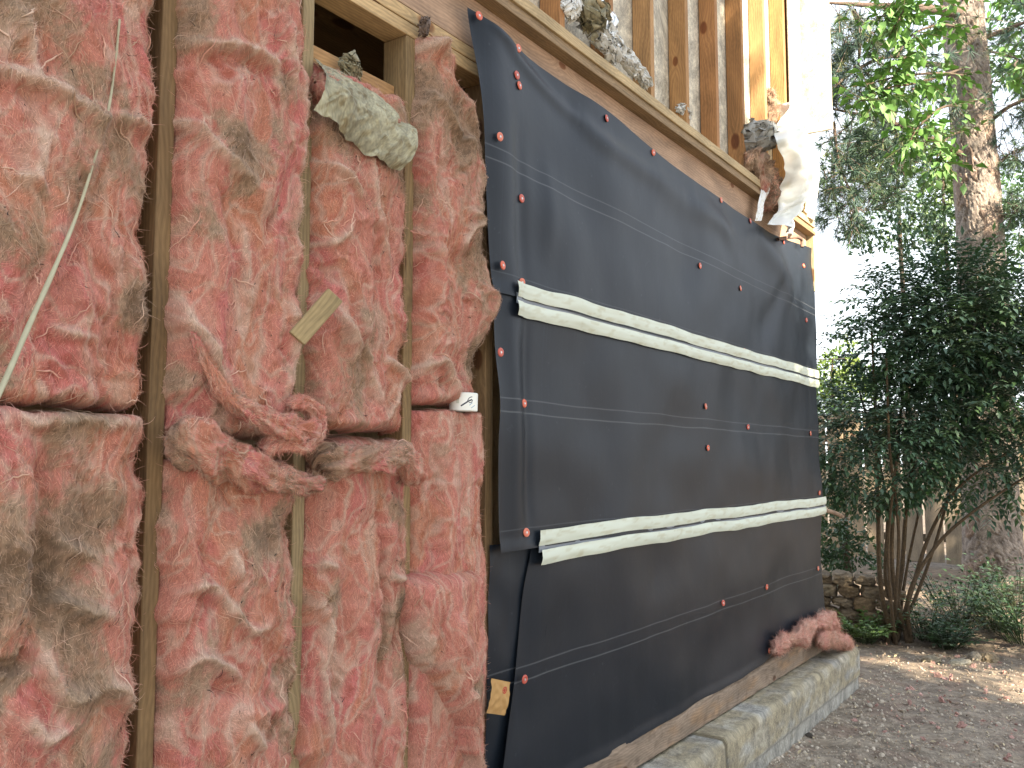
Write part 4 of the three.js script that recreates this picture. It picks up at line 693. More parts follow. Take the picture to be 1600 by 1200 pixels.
// --- big multi-stemmed shrub by the corner
{
  const g = thing('large_shrub', 'large dark green multi-stemmed shrub beyond the house corner', 'shrub', [0, 0, 0]), r = mulberry(201);
  const base = [8.265, 0.02, 0.046];
  const stems = [[[8.046, 0.44, -0.032], [7.977, 1.134, -0.025], [7.904, 1.988, -0], [7.84, 2.628, 0.004]], [[8.085, 0.6, 0.051], [8.148, 1.344, 0.08], [8.237, 2.109, 0.151], [8.24, 2.931, 0.282]], [[8.233, 0.587, 0.087], [8.325, 1.232, 0.144], [8.352, 1.89, 0.285], [8.351, 2.426, 0.546], [8.361, 3.055, 0.836]], [[8.183, 0.493, 0.179], [8.239, 0.974, 0.335], [8.237, 1.35, 0.568], [8.393, 1.716, 1.032]], [[8.063, 0.455, 0.175], [8.167, 0.876, 0.392], [8.199, 1.145, 0.659], [8.325, 1.458, 1.071]], [[8.281, 0.465, -0.039], [8.329, 1.228, -0.028], [8.116, 2.227, -0.186]], [[8.004, 0.455, 0.087], [7.87, 0.989, 0.152], [7.674, 1.663, 0.146], [7.607, 2.38, 0.16]], [[8.318, 0.425, 0.187], [8.501, 1.013, 0.37], [8.642, 1.672, 0.5], [8.712, 2.461, 0.547]], [[7.876, 0.418, 0.072], [7.723, 0.894, 0.1], [7.603, 1.56, 0.205]], [[8.471, 0.562, 0.077], [8.611, 1.224, 0.206], [8.759, 2.017, 0.368]]];
  for (const [k, st] of stems.entries()) { const s = new Surf(); s.tube(spline([[base[0] + (r() - 0.5) * 0.2, 0.0, base[2] + (r() - 0.5) * 0.25], ...st], 26), (t) => lerp(0.026 - 0.0012 * k, 0.008, t), 7, brown([0.17, 0.115, 0.06], [0.10, 0.07, 0.045]), 4); mesh('stem', s.geo(), M.bark, g); }
  const blobs = [[8.111, 2.628, 0.403], [8.001, 2.479, 0.219], [8.358, 2.751, 0.606], [8.452, 2.415, 0.871], [8.164, 2.048, 0.213], [8.127, 1.999, -0.028], [8.67, 1.89, 0.754], [8.121, 1.728, -0.257], [8.16, 2.956, 0.347], [8.41, 2.931, 0.532], [8.817, 2.727, 0.92], [8.444, 2.192, 1.003], [8.596, 1.48, 0.759], [8.544, 1.95, 0.399]].map((p, k) => [...p, [0.46, 0.34, 0.50, 0.5, 0.46, 0.26, 0.5, 0.22, 0.28, 0.46, 0.46, 0.4, 0.4, 0.4][k], [0.46, 0.36, 0.46, 0.56, 0.40, 0.28, 0.5, 0.3, 0.34, 0.36, 0.4, 0.5, 0.25, 0.3][k], 0.55]);
  const s = new Surf();
  const vol = blobs.map((b) => b[3] * b[4] * b[5]), all = vol.reduce((a, b) => a + b, 0);
  for (let k = 0; k < 2400; k++) {
    let q = r() * all, i = 0; while (i < blobs.length - 1 && q > vol[i]) { q -= vol[i]; i++; }
    const b = blobs[i], d = rdir(r), R = Math.pow(r(), 0.4) * (1 + 0.2 * N3(d.x * 3, d.y * 3, i)), out = d.clone(); out.y += 0.25;
    spray(s, r, [b[0] + d.x * b[3] * R, b[1] + d.y * b[4] * R, b[2] + d.z * b[5] * R], out.addScaledVector(rdir(r), 0.6), 0.16 + r() * 0.12, 4 + Math.floor(r() * 3), 0.085, 0.032, r() < 0.35 ? [0.075, 0.155, 0.05] : BLUELEAF, DARKLEAF);
  }
  for (let k = 0; k < 700; k++) { const p = [7.977, 1.939, -0.08], d = rdir(r); spray(s, r, [p[0] + d.x * 0.5, p[1] - 0.22 + d.y * 0.42, p[2] + d.z * 0.5], d, 0.17, 4, 0.065, 0.03, MIDLEAF, BLUELEAF); }
  mesh('foliage', s.geo(), M.foliage, g).userData.kind = 'stuff';
}
// --- big pine with plated bark
{
  const g = thing('pine_tree', 'tall pine with plated grey brown bark rising behind the shrub', 'pine tree'), r = mulberry(210);
  const axis = spline([[10.943, -0.228, 0.554], [10.835, 0.482, 0.504], [10.68, 2.104, 0.528], [10.511, 3.862, 0.552], [10.361, 5.214, 0.54], [10.212, 6.431, 0.51], [10.119, 7.242, 0.499], [10.091, 8.736, 0.512]], 720), s = new Surf(), nu = 140;
  const cellC = []; const wr = mulberry(7);
  const worley = (u, v, per) => { let f1 = 9, f2 = 9, id = 0; const iu = Math.floor(u), iv = Math.floor(v); for (let a = -1; a <= 1; a++) for (let b = -1; b <= 1; b++) { const cu = ((iu + a) % per + per) % per, cv = iv + b, h = Math.sin(cu * 127.1 + cv * 311.7) * 43758.5453, h2 = Math.sin(cu * 269.5 + cv * 183.3) * 43758.5453, px = iu + a + (h - Math.floor(h)) * 0.9, py = cv + (h2 - Math.floor(h2)) * 0.9, d = Math.hypot(px - u, py - v); if (d < f1) { f2 = f1; f1 = d; id = h - Math.floor(h); } else if (d < f2) f2 = d; } return [f2 - f1, id]; };
  s.sheet(nu, 720, (u, v, i, j) => {
    const c = axis[j], y = c[1], R0 = lerp(0.255, 0.19, smooth(0.3, 6, y)) + 0.12 * Math.exp(-y / 0.35), a = u * Math.PI * 2;
    const wu = u * 11 + N3(Math.cos(a) * 2, Math.sin(a) * 2, y * 3) * 0.55, wv = y * 4.6 + N3(Math.cos(a) * 2 + 9, Math.sin(a) * 2, y * 3) * 0.6, [e, id] = worley(wu, wv, 11), lift = smooth(0.01, 0.09, e) * (0.013 + id * 0.009);
    const R = R0 + lift + fbm3(Math.cos(a) * 9, y * 14, Math.sin(a) * 9, 3) * 0.010;
    const k = fbm3(Math.cos(a) * 5, y * 7, Math.sin(a) * 5, 3); let col = mix3([0.32, 0.275, 0.25], [0.45, 0.395, 0.36], smooth(-0.2, 0.3, k) * 0.6 + id * 0.4); col = mix3(col, [0.38, 0.26, 0.20], smooth(0.7, 0.95, id) * 0.6);
    return [[c[0] + Math.cos(a) * R, y, c[2] + Math.sin(a) * R], col, [u * 1.6, y]];
  });
  mesh('trunk', s.geo(), M.bark, g);
  const limbs = [[[10.106, 6.246, 0.505], [9.001, 5.895, 0.254], [8.35, 5.716, -0.017], [7.919, 5.637, -0.305]], [[10.11, 5.677, 0.421], [9.495, 5.546, 0.212], [8.896, 5.43, 0.028], [8.529, 5.22, -0.187], [8.262, 4.928, -0.447]], [[8.267, 5.675, -0.145], [8.407, 5.548, -0.137], [8.425, 5.342, -0.142], [8.53, 5.208, -0.188]], [[10.212, 4.774, 0.433], [9.614, 4.898, 0.108], [9.179, 4.951, -0.166], [8.821, 5.007, -0.504]], [[8.841, 4.881, -0.495], [8.881, 4.568, -0.484], [8.932, 4.349, -0.443], [8.986, 4.193, -0.388]], [[10.358, 5.109, 0.699], [10.256, 5.196, 0.918], [10.238, 5.277, 1.262]], [[10.258, 5.978, 0.686], [10.291, 6.03, 0.921], [10.296, 6.096, 1.295]], [[9.986, 5.335, 0.366], [9.546, 5.341, 0.255], [9.25, 5.194, 0.155]]];
  const nd = new Surf(), tuft = (p, dir, n, L, ca, cb) => { for (let k = 0; k < n; k++) { const d = dir.clone().multiplyScalar(0.7).add(rdir(r)).normalize(), w = new THREE.Vector3().crossVectors(d, rdir(r)).normalize().multiplyScalar(0.0032), c = tint(r, ca, cb), l = L * (0.6 + r() * 0.6), a = nd.v([p[0] - w.x, p[1] - w.y, p[2] - w.z], c), b = nd.v([p[0] + w.x, p[1] + w.y, p[2] + w.z], c), t = nd.v([p[0] + d.x * l, p[1] + d.y * l - l * 0.15, p[2] + d.z * l], c); nd.t(a, b, t); } };
  for (const [k, l] of limbs.entries()) {
    const ls = new Surf(), pts = spline(l, 30); ls.tube(pts, (t) => lerp([0.055, 0.032, 0.022, 0.034, 0.016, 0.03, 0.03, 0.018][k], 0.010, t), 8, brown([0.16, 0.11, 0.09], [0.25, 0.19, 0.16]), 4); mesh('limb', ls.geo(), M.bark, g);
    for (let q = 0; q < 22; q++) { const p = pts[6 + Math.floor(r() * 24)], d = rdir(r); d.y -= 0.35; d.normalize(); const L = 0.15 + r() * 0.5, e = [p[0] + d.x * L, p[1] + d.y * L, p[2] + d.z * L]; nd.tube([p, e], 0.004, 3, [0.13, 0.09, 0.07]); for (let h = 0; h < 3; h++) { const t = 0.4 + 0.3 * h; tuft([lerp(p[0], e[0], t), lerp(p[1], e[1], t), lerp(p[2], e[2], t)], d, 26, 0.15, [0.06, 0.115, 0.08], r() < 0.3 ? [0.16, 0.17, 0.06] : [0.05, 0.10, 0.08]); } }
  }
  for (const [c, R, n] of [[[8.835, 5.695, -0.377], 0.4, 40], [[8.855, 5.132, -0.436], 0.4, 44], [[9.133, 4.797, -0.435], 0.4, 40], [[9.204, 4.06, -0.445], 0.5, 80], [[9.077, 4.317, -0.592], 0.45, 70], [[9.561, 4.313, -0.239], 0.4, 50], [[9.672, 4.575, -0.036], 0.35, 30], [[8.571, 5.387, -0.457], 0.35, 36], [[9.235, 4.637, -0.31], 0.3, 26], [[10.421, 4.74, 0.913], 0.4, 50], [[10.29, 5.491, 1.014], 0.4, 40], [[10.37, 4.116, 0.92], 0.45, 70]]) for (let k = 0; k < n; k++) { const d = rdir(r), p = [c[0] + d.x * R * r(), c[1] + d.y * R * 0.7 * r(), c[2] + d.z * R * r()]; tuft(p, d, 26, 0.14, [0.06, 0.12, 0.075], [0.09, 0.15, 0.07]); nd.tube([p, [p[0] - d.x * 0.15, p[1] - d.y * 0.15, p[2] - d.z * 0.15]], 0.004, 3, [0.13, 0.09, 0.07]); }
  mesh('needles', nd.geo(), M.needle, g).userData.kind = 'stuff';
}
// --- broad-leaved tree whose branches hang in front of the pine
function leafyTree(label, name, trunk, radii, branches, leafL, leafW, per, ca, cb, seed) {
  const g = thing(name, label, 'tree'), r = mulberry(seed), ts = new Surf(); ts.tube(spline(trunk, 30), (t) => lerp(radii[0], radii[1], t), 9, brown([0.16, 0.12, 0.09], [0.25, 0.2, 0.16]), 3); mesh('trunk', ts.geo(), M.bark, g);
  const lf = new Surf(), bs = new Surf();
  for (const b of branches) {
    const pts = spline(b, 30); bs.tube(pts, (t) => lerp(0.014, 0.004, t), 6, [0.14, 0.10, 0.07]);
    for (let k = 0; k < per; k++) {
      const t = 4 + Math.floor(r() * 26), p = pts[t], d = rdir(r); d.y -= 0.3; d.normalize(); const tw = 0.08 + r() * 0.25, e = [p[0] + d.x * tw, p[1] + d.y * tw, p[2] + d.z * tw]; bs.tube([p, e], 0.0025, 3, [0.12, 0.10, 0.05]);
      for (let q = 0; q < 4; q++) { const w = (q + 1) / 4, ld = d.clone().addScaledVector(rdir(r), 0.8); ld.y -= 0.35; ld.normalize(); const n = new THREE.Vector3(0, 1, 0).addScaledVector(rdir(r), 0.6); n.addScaledVector(ld, -n.dot(ld)).normalize(); lf.leaf([lerp(p[0], e[0], w), lerp(p[1], e[1], w), lerp(p[2], e[2], w)], ld, n, leafL * (0.6 + r() * 0.6), leafW * (0.7 + r() * 0.5), tint(r, ca, cb), 0.12); }
    }
  }
  mesh('branches', bs.geo(), M.bark, g).userData.kind = 'stuff'; mesh('foliage', lf.geo(), M.foliage, g).userData.kind = 'stuff';
}
leafyTree('slender broad-leaved tree with large green leaves hanging before the pine trunk', 'broadleaf_tree', [[12.111, -0.228, 0.485], [11.859, 2.163, 0.485], [11.498, 4.673, 0.522], [11.295, 6.449, 0.498], [10.991, 8.308, 0.518]], [0.06, 0.04],
  [[[11.194, 6.402, 0.522], [7.845, 5.141, 0.579], [7.42, 4.895, 0.452], [7.249, 4.598, 0.333]], [[11.168, 6.769, 0.54], [7.657, 5.404, 0.523], [7.241, 5.097, 0.399], [7.061, 4.948, 0.291]], [[11.226, 5.962, 0.5], [7.949, 4.79, 0.5], [7.488, 4.634, 0.334], [7.131, 4.474, 0.141]], [[11.253, 5.596, 0.482], [8.109, 4.508, 0.513], [7.818, 4.272, 0.406], [7.69, 4.132, 0.375]], [[11.268, 5.376, 0.472], [8.376, 4.281, 0.513], [8.25, 4.081, 0.475]], [[11.402, 6.301, 0.632], [10.684, 5.867, 0.938], [8.624, 4.903, 1.151], [8.638, 4.806, 1.335]], [[11.131, 7.282, 0.565], [7.574, 5.454, 0.587], [7.19, 5.095, 0.502], [7.045, 4.85, 0.429]], [[11.216, 6.109, 0.508], [7.684, 4.625, 0.442], [7.231, 4.449, 0.285], [7.024, 4.309, 0.137]], [[11.327, 7.041, 0.638], [10.615, 6.55, 0.943], [9.912, 5.821, 1.224]]], 0.105, 0.062, 42, [0.12, 0.27, 0.045], VIVID, 230);
// --- trees and bushes farther off
const far = [
  ['background_tree', 'yellow-green sunlit bush past the black membrane edge', [13.318, 2.679, -1.751], [0.9, 0.55, 0.8], 1800, 0.09, 0.05, YELLOW, VIVID],
  ['background_tree', 'dark leafy tree left of the pine trunk, above the shrub', [12.117, 4.635, -0.538], [0.75, 0.5, 0.8], 1700, 0.075, 0.04, DARKLEAF, MIDLEAF],
  ['background_tree', 'yellowish green tree directly left of the pine trunk', [14.053, 5.176, -0.285], [0.8, 1.0, 0.8], 2600, 0.09, 0.045, [0.13, 0.19, 0.045], MIDLEAF],
  ['background_tree', 'loose pale green tree behind the pine needles at the top', [17.777, 7.502, -1.59], [1.5, 1.0, 1.2], 2600, 0.13, 0.07, [0.15, 0.22, 0.08], MIDLEAF],
  ['background_tree', 'bright green tree right of the pine trunk', [13.623, 4.897, 0.824], [0.75, 1.1, 0.9], 2600, 0.09, 0.045, VIVID, MIDLEAF],
  ['background_tree', 'sunlit yellow bush at the right edge below the pine limbs', [14.322, 3.347, 0.719], [0.6, 0.7, 0.7], 1600, 0.08, 0.045, YELLOW, VIVID],
  ['background_tree', 'dark evergreen bush filling the space behind the shrub stems', [12.156, 1.796, 0.329], [0.95, 0.75, 0.5], 2600, 0.08, 0.035, DARKLEAF, BLUELEAF],
  ['background_tree', 'low dark bush at the foot of the house corner', [8.99, 0.767, -0.557], [0.45, 0.4, 0.4], 1500, 0.06, 0.03, DARKLEAF, MIDLEAF],
  ['background_tree', 'high spreading tree crown at the upper right corner', [15.756, 8.145, 0.892], [1.3, 1.2, 1.2], 2000, 0.11, 0.055, VIVID, DARKLEAF],
];
for (const [k, [name, label, c, e, n, L, W, ca, cb]] of far.entries()) {
  const g = thing(name, label, 'tree'), r = mulberry(300 + k), s = new Surf(), t = new Surf(), gy = groundY(c[0], c[2]);
  t.tube(spline([[c[0] + 0.1, gy - 0.05, c[2]], [c[0] - 0.06, lerp(gy, c[1], 0.5), c[2] + 0.05], [c[0], c[1], c[2]], [c[0] + 0.08, c[1] + e[1] * 0.7, c[2]]], 14), (q) => lerp(0.05, 0.012, q), 7, [0.16, 0.12, 0.09]); mesh('trunk', t.geo(), M.bark, g);
  const blobs = [[...c, ...e.map((q) => q * 0.7)]]; for (let q = 0; q < 7; q++) { const d = rdir(r); blobs.push([c[0] + d.x * e[0] * 0.7, c[1] + d.y * e[1] * 0.65, c[2] + d.z * e[2] * 0.7, e[0] * (0.25 + r() * 0.3), e[1] * (0.25 + r() * 0.3), e[2] * 0.4]); }
  crown(s, r, blobs, n, L, W, ca, cb); mesh('crown', s.geo(), M.foliage, g).userData.kind = 'stuff';
}
// --- board fence across the back of the garden
{
  const g = thing('board_fence', 'weathered grey board fence with narrow gaps behind the shrub stems', 'fence'), r = mulberry(411), X = 11.7, pk = [0, 1, 2].map((k) => board(0.196, 1.80, 0.02, 'y', k + 3, 0.004)), fm = [wood(0.40, 0.34, 0.27), wood(0.34, 0.30, 0.25), wood(0.45, 0.37, 0.28)];
  for (let k = 0; k < 34; k++) { const z = -4.2 + k * 0.222, m = put('picket', pk[k % 3], fm[Math.floor(r() * 3)], g, X + (r() - 0.5) * 0.01, 1.27 + (r() - 0.5) * 0.03, z, 0, Math.PI / 2, (r() - 0.5) * 0.012); m.rotation.x = (r() - 0.5) * 0.01; }
  for (const y of [0.65, 1.85]) put('rail', board(0.04, 0.09, 7.6, 'z', 2), fm[1], g, X + 0.04, y, -0.5);
  for (const z of [-3.6, -1.2, 1.2]) put('post', board(0.09, 2.0, 0.09, 'y', 6), fm[1], g, X + 0.11, 1.22, z);
}
// --- dry rubble pile below the fence
{
  const g = thing('stone_pile', 'stacked tan rubble stones beside the far end of the kerb', 'stones'), r = mulberry(420);
  for (let row = 0; row < 5; row++) for (let k = 0; k < 4; k++) {
    const c = [8.35, 0.212, -0.333], geo = new THREE.IcosahedronGeometry(1, 3), p = geo.attributes.position, sx = 0.08 + r() * 0.07, sy = 0.045 + r() * 0.035, sz = 0.10, sd = r() * 50;
    for (let q = 0; q < p.count; q++) { const v = new THREE.Vector3().fromBufferAttribute(p, q), m = Math.max(Math.abs(v.x), Math.abs(v.y), Math.abs(v.z)); v.multiplyScalar(lerp(1, 0.82 / m, 0.6) * (1 + 0.16 * N3(v.x * 1.6 + sd, v.y * 1.6, v.z * 1.6))); p.setXYZ(q, v.x * sx, v.y * sy, v.z * sz); }
    geo.computeVertexNormals(); const gy = groundY(c[0], c[2]); put('stone', geo, std({ color: lin(...tint(r, [0.30, 0.22, 0.14], [0.36, 0.30, 0.23])), map: T.grit, bumpMap: T.gritBump, bumpScale: 0.01 }), g, c[0] + row * 0.015 + (r() - 0.5) * 0.03, gy + 0.05 + row * 0.105, c[2] - 0.30 + k * 0.19 + (row % 2) * 0.06, r() * 0.2, r() * 0.5, r() * 0.2 - 0.1);
  }
}
// --- low plants
const plants = [[[8.424, 0.12, 0.223], 0.35, 0.34, 'leafy green plant at the foot of the shrub stems'], [[8.954, 0.2, 0.425], 0.42, 0.42, 'leafy ground plant between the shrub and the pine foot'], [[8.913, 0.15, 0.705], 0.38, 0.36, 'spreading green plant in front of the pine foot'], [[8.553, 0.15, 0.952], 0.4, 0.42, 'tall grassy plant at the right edge of the ground'], [[8.076, 0.05, -0.195], 0.18, 0.2, 'small yellow-green seedling clump by the kerb end'], [[9.708, 0.25, 0.811], 0.45, 0.4, 'dense dark plant behind the grassy plant at the right edge'], [[8.19, 0.1, 0.431], 0.2, 0.18, 'tiny weed clump on the litter right of the shrub']];
plants.forEach(([c, R, H, label], k) => {
  const r = mulberry(500 + k), s = new Surf(), st = new Surf(), gy = groundY(c[0], c[2]), g = thing('ground_plant', label, 'plant', [0, 0, 0], 'low plants at the edge of the garden');
  for (let q = 0; q < 60; q++) { const a = r() * 6.28, d = new THREE.Vector3(Math.cos(a), 0.6 + r() * 1.6, Math.sin(a)).normalize(), p = [c[0] + Math.cos(a) * R * 0.4 * r(), gy, c[2] + Math.sin(a) * R * 0.4 * r()], L = H * (0.5 + r() * 0.8), e = [p[0] + d.x * L, p[1] + d.y * L, p[2] + d.z * L]; st.tube([p, e], 0.003, 3, [0.07, 0.10, 0.04]);
    if (k === 3) s.leaf(p, d, new THREE.Vector3(0, 1, 0).addScaledVector(d, -d.y).normalize(), L * 1.4, 0.018, tint(r, [0.05, 0.12, 0.06], MIDLEAF), 0.3); spray(s, r, [lerp(p[0], e[0], 0.4), lerp(p[1], e[1], 0.4), lerp(p[2], e[2], 0.4)], d, L * 0.7, 4, 0.06, 0.03, k === 4 ? [0.16, 0.22, 0.05] : MIDLEAF, k === 4 ? VIVID : DARKLEAF); }
  mesh('stems', st.geo(), M.bark, g).userData.kind = 'stuff'; mesh('foliage', s.geo(), M.foliage, g).userData.kind = 'stuff';
});
// --- stones and rubbish lying on the ground
function stone(c, sz, seed, col, label, name = 'stone', cat = 'stone') {
  const geo = new THREE.IcosahedronGeometry(1, 4), p = geo.attributes.position; for (let q = 0; q < p.count; q++) { const v = new THREE.Vector3().fromBufferAttribute(p, q), k = 1 + 0.3 * fbm3(v.x * 1.2 + seed, v.y * 1.2, v.z * 1.2, 3); p.setXYZ(q, v.x * sz[0] * k, Math.max(-0.4, v.y) * sz[1] * k, v.z * sz[2] * k); } geo.computeVertexNormals();
  const m = mesh(name, geo, std({ color: lin(...col), map: T.grit, bumpMap: T.gritBump, bumpScale: 0.01 })); m.position.set(c[0], groundY(c[0], c[2]) + sz[1] * 0.3, c[2]); m.rotation.y = seed; tag(m, label, cat);
}
stone([7.878, 0.1, 0.768], [0.085, 0.05, 0.07], 3.1, [0.42, 0.33, 0.22], 'tan rounded stone on the litter below the pine');
stone([7.558, 0.08, 0.611], [0.10, 0.035, 0.06], 5.6, [0.50, 0.47, 0.40], 'pale flat stone left of the tan rounded stone');
stone([7.818, 0.08, 0.673], [0.05, 0.05, 0.05], 6.6, [0.40, 0.36, 0.30], 'small pale stone between the flat stone and the tan stone');
stone([7.538, 0.06, 0.415], [0.07, 0.035, 0.05], 8.2, [0.46, 0.40, 0.30], 'cream stone by the shrub foot on the right');
stone([5.077, 0, 0.206], [0.02, 0.016, 0.02], 8.9, [0.16, 0.14, 0.12], 'dark pebble near the bottom of the kerb face');
stone([8.374, 0.12, 0.404], [0.09, 0.05, 0.07], 2.9, [0.15, 0.135, 0.12], 'dark stone half under the plants right of the shrub');
tag(mesh('cloth_scrap', crumple([[6.106, 0, 0.096][0], 0.035, [6.106, 0, 0.096][2]], [0.12, 0.05, 0.4], 133, [1.2, 0.2, 0.4]), std({ color: lin(0.30, 0.33, 0.37), vertexColors: true, side: THREE.DoubleSide })), 'grey blue cloth scrap on the ground near the kerb end', 'cloth');
tag(mesh('cloth_scrap', crumple([[5.932, 0, 0.236][0], 0.02, [5.932, 0, 0.236][2]], [0.09, 0.03, 0.3], 136, [1.3, 0.1, 1.4]), std({ color: lin(0.33, 0.35, 0.38), vertexColors: true, side: THREE.DoubleSide })), 'thin grey scrap lying right of the grey blue cloth', 'cloth');
{ const s = new Surf(); s.tube(spline([[8.257, 0.165, 0.414], [8.201, 0.106, 0.501], [8.142, 0.064, 0.586]], 8), 0.008, 6, [0.45, 0.40, 0.30]); tag(mesh('stick', s.geo(), M.tinted), 'pale stick leaning on the stones below the plants', 'stick'); }
{ const s = new Surf(); s.tube(spline([[6.157, 1.234, 0], [6.532, 1.2, -0.02], [6.906, 1.153, -0.05]], 8), 0.016, 6, [0.40, 0.28, 0.20]); tag(mesh('stick', s.geo(), M.tinted), 'short wooden stub poking out past the lower seam of the membrane', 'stick'); }
{ const s = new Surf(); s.tube(spline([[7.275, 2.375, -0.329], [7.333, 2.37, -0.244], [7.522, 2.392, -0.142]], 6), 0.004, 5, [0.06, 0.05, 0.05]); tag(mesh('wire', s.geo(), M.tinted), 'thin dark wire running from the membrane edge to the shrub', 'wire'); }
// gravel, leaf litter and shreds of pink fibre: too many to count
function scatter(name, geo, mat, n, seed, place, label, cat) {
  const r = mulberry(seed), m = new THREE.InstancedMesh(geo, mat, n), q = new THREE.Object3D(), c = new THREE.Color(); m.name = name; m.castShadow = m.receiveShadow = true;
  for (let k = 0; k < n; k++) { const [x, z, sc, col, flat] = place(r); q.position.set(x, groundY(x, z) + sc * 0.25, z); q.rotation.set(r() * (flat ? 0.6 : 6), r() * 6.28, r() * (flat ? 0.6 : 6)); q.scale.set(sc * (0.7 + r() * 0.6), sc * (flat ? 1 : 0.6 + r() * 0.4), sc * (0.7 + r() * 0.6)); q.updateMatrix(); m.setMatrixAt(k, q.matrix); m.setColorAt(k, c.setRGB(...col)); }
  scene.add(m); tag(m, label, cat, 0, 'stuff');
}
{
  const peb = new THREE.IcosahedronGeometry(1, 1), pp = peb.attributes.position; for (let k = 0; k < pp.count; k++) { const f = 1 + 0.25 * N3(pp.getX(k) * 1.3, pp.getY(k) * 1.3, pp.getZ(k) * 1.3); pp.setXYZ(k, pp.getX(k) * f, pp.getY(k) * f, pp.getZ(k) * f); } peb.computeVertexNormals();
  scatter('gravel', peb, std({ roughness: 1 }), 8000, 601, (r) => { const x = 3.6 + r() * r() * 5.5, z = 0.16 + Math.pow(r(), 1.3) * 2.6; return [x, z, 0.003 + r() * r() * r() * 0.016, tint(r, [0.30, 0.25, 0.195], [0.50, 0.44, 0.36])]; }, 'loose grey gravel and crumbs on the trodden ground', 'gravel');
  const lf = new Surf(); lf.leaf([0, 0, 0], new THREE.Vector3(1, 0.1, 0), new THREE.Vector3(0, 1, 0), 1, 0.5, [1, 1, 1], 0.1); const lg = lf.geo(); lg.deleteAttribute('color');
  scatter('leaf_litter', lg, std({ roughness: 0.9, side: THREE.DoubleSide }), 14000, 602, (r) => { const x = 4.4 + r() * 6.8, z = -1.8 + r() * 4.0 - (x < 6.4 ? -1.9 : 0); return [x, z, 0.010 + r() * r() * 0.030, r() < 0.2 ? tint(r, [0.42, 0.34, 0.20], [0.5, 0.42, 0.28]) : r() < 0.14 ? tint(r, [0.34, 0.19, 0.145], [0.28, 0.15, 0.11]) : tint(r, [0.20, 0.145, 0.095], [0.32, 0.245, 0.17]), 1]; }, 'brown and red leaf litter covering the ground past the kerb', 'leaf litter');
  const fl = new THREE.IcosahedronGeometry(1, 2), fp = fl.attributes.position; for (let k = 0; k < fp.count; k++) { const f = 1 + 0.6 * N3(fp.getX(k) * 2.3, fp.getY(k) * 2.3, fp.getZ(k) * 2.3); fp.setXYZ(k, fp.getX(k) * f, fp.getY(k) * f * 0.6, fp.getZ(k) * f); } fl.computeVertexNormals();
  scatter('pink_fibre_shreds', fl, std({ roughness: 1 }), 130, 603, (r) => { const x = 5.3 + r() * 2.6, z = 0.3 + r() * 1.5; return [x, z, 0.006 + r() * r() * 0.022, tint(r, [0.48, 0.29, 0.25], [0.40, 0.24, 0.20])]; }, 'pink shreds of insulation trodden into the ground', 'insulation shreds');
}
// --- trees behind the viewer, which keep the sun off the wall
function shadeTree(label, at, blobs, n, trunkR, seed, L = 0.24) {
  const g = thing('shade_tree', label, 'tree', [0, 0, 0], 'tall trees behind the viewer'), r = mulberry(seed), t = new Surf(), s = new Surf(), gy = groundY(at[0], at[1]), topY = Math.max(...blobs.map((b) => b[1]));
  t.tube(spline([[at[0], gy - 0.1, at[1]], [at[0] + 0.1, topY * 0.4, at[1]], [at[0] - 0.1, topY * 0.75, at[1] + 0.1], [at[0], topY, at[1]]], 20), (q) => lerp(trunkR, 0.05, q), 10, brown([0.18, 0.13, 0.1], [0.25, 0.2, 0.16]), 2); mesh('trunk', t.geo(), M.bark, g);
  for (const b of blobs) { const ls = new Surf(); ls.tube(spline([[at[0], b[1] * 0.72, at[1]], [lerp(at[0], b[0], 0.5), b[1] * 0.9, lerp(at[1], b[2], 0.5)], [b[0], b[1], b[2]]], 8), (q) => lerp(0.09, 0.02, q), 6, [0.18, 0.14, 0.11]); mesh('limb', ls.geo(), M.bark, g); }
  crown(s, r, blobs, n, L, L * 0.55, MIDLEAF, DARKLEAF, 12); mesh('crown', s.geo(), M.foliage, g).userData.kind = 'stuff';
}
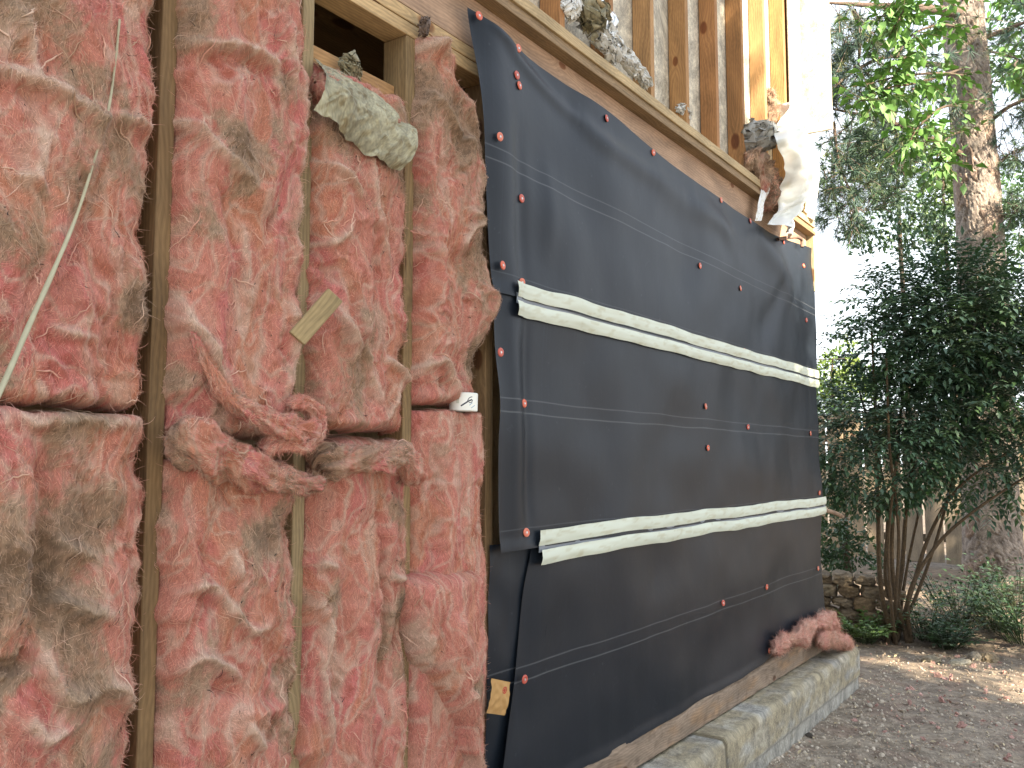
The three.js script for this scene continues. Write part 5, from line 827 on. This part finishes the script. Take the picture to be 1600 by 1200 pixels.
shadeTree('dense shade tree standing to the left behind the viewer', [-3.4, 8.4], [[-3.4, 6.6, 8.2, 1.9, 2.6, 1.6], [-2.0, 8.8, 8.2, 1.6, 1.8, 1.5], [-1.9, 6.7, 8.1, 1.3, 1.9, 1.5], [-4.2, 9.2, 8.4, 1.6, 1.5, 1.5], [-2.2, 5.0, 7.9, 1.6, 1.5, 1.4], [-5.4, 6.0, 8.2, 1.4, 1.9, 1.4]], 24000, 0.22, 701);
shadeTree('dense shade tree standing straight behind the viewer', [-0.4, 8.6], [[-0.3, 7.0, 8.2, 1.8, 2.6, 1.6], [0.4, 5.0, 7.9, 1.7, 1.5, 1.4], [-0.5, 9.4, 8.4, 1.5, 1.5, 1.4], [0.75, 7.5, 8.2, 1.0, 1.2, 1.2], [0.55, 8.9, 8.2, 0.7, 1.0, 1.0], [1.35, 6.1, 8.1, 1.0, 1.5, 1.2]], 24000, 0.2, 702);
shadeTree('lower shade tree standing to the right behind the viewer', [2.8, 8.8], [[2.3, 5.6, 8.2, 1.2, 1.7, 1.3], [2.9, 3.2, 8.0, 1.3, 0.8, 1.3], [2.0, 3.6, 8, 1.3, 1.1, 1.2]], 9000, 0.16, 703);
shadeTree('loose shade tree between the lower and the thin one behind the viewer', [4.4, 9.0], [[4.0, 6.4, 8.2, 1.1, 1.2, 1.3], [5.0, 7.4, 8.4, 1.1, 1.2, 1.2], [4.6, 5.2, 8.4, 0.9, 0.9, 1.2]], 2600, 0.13, 705);
shadeTree('thin shade tree farthest to the right behind the viewer', [7.4, 9], [[6.9, 7.5, 8.6, 0.6, 0.55, 0.7], [7.7, 8.9, 8.6, 0.55, 0.5, 0.7], [7.2, 5.8, 8.6, 0.9, 0.8, 0.8], [6.85, 8.5, 8.6, 0.35, 0.4, 0.5], [7.3, 10.0, 8.6, 0.5, 0.4, 0.5], [6.8, 10.8, 8.6, 0.5, 0.4, 0.5], [7.75, 7.7, 8.6, 0.3, 0.35, 0.4]], 2400, 0.10, 704);

renderer.render(scene, camera);
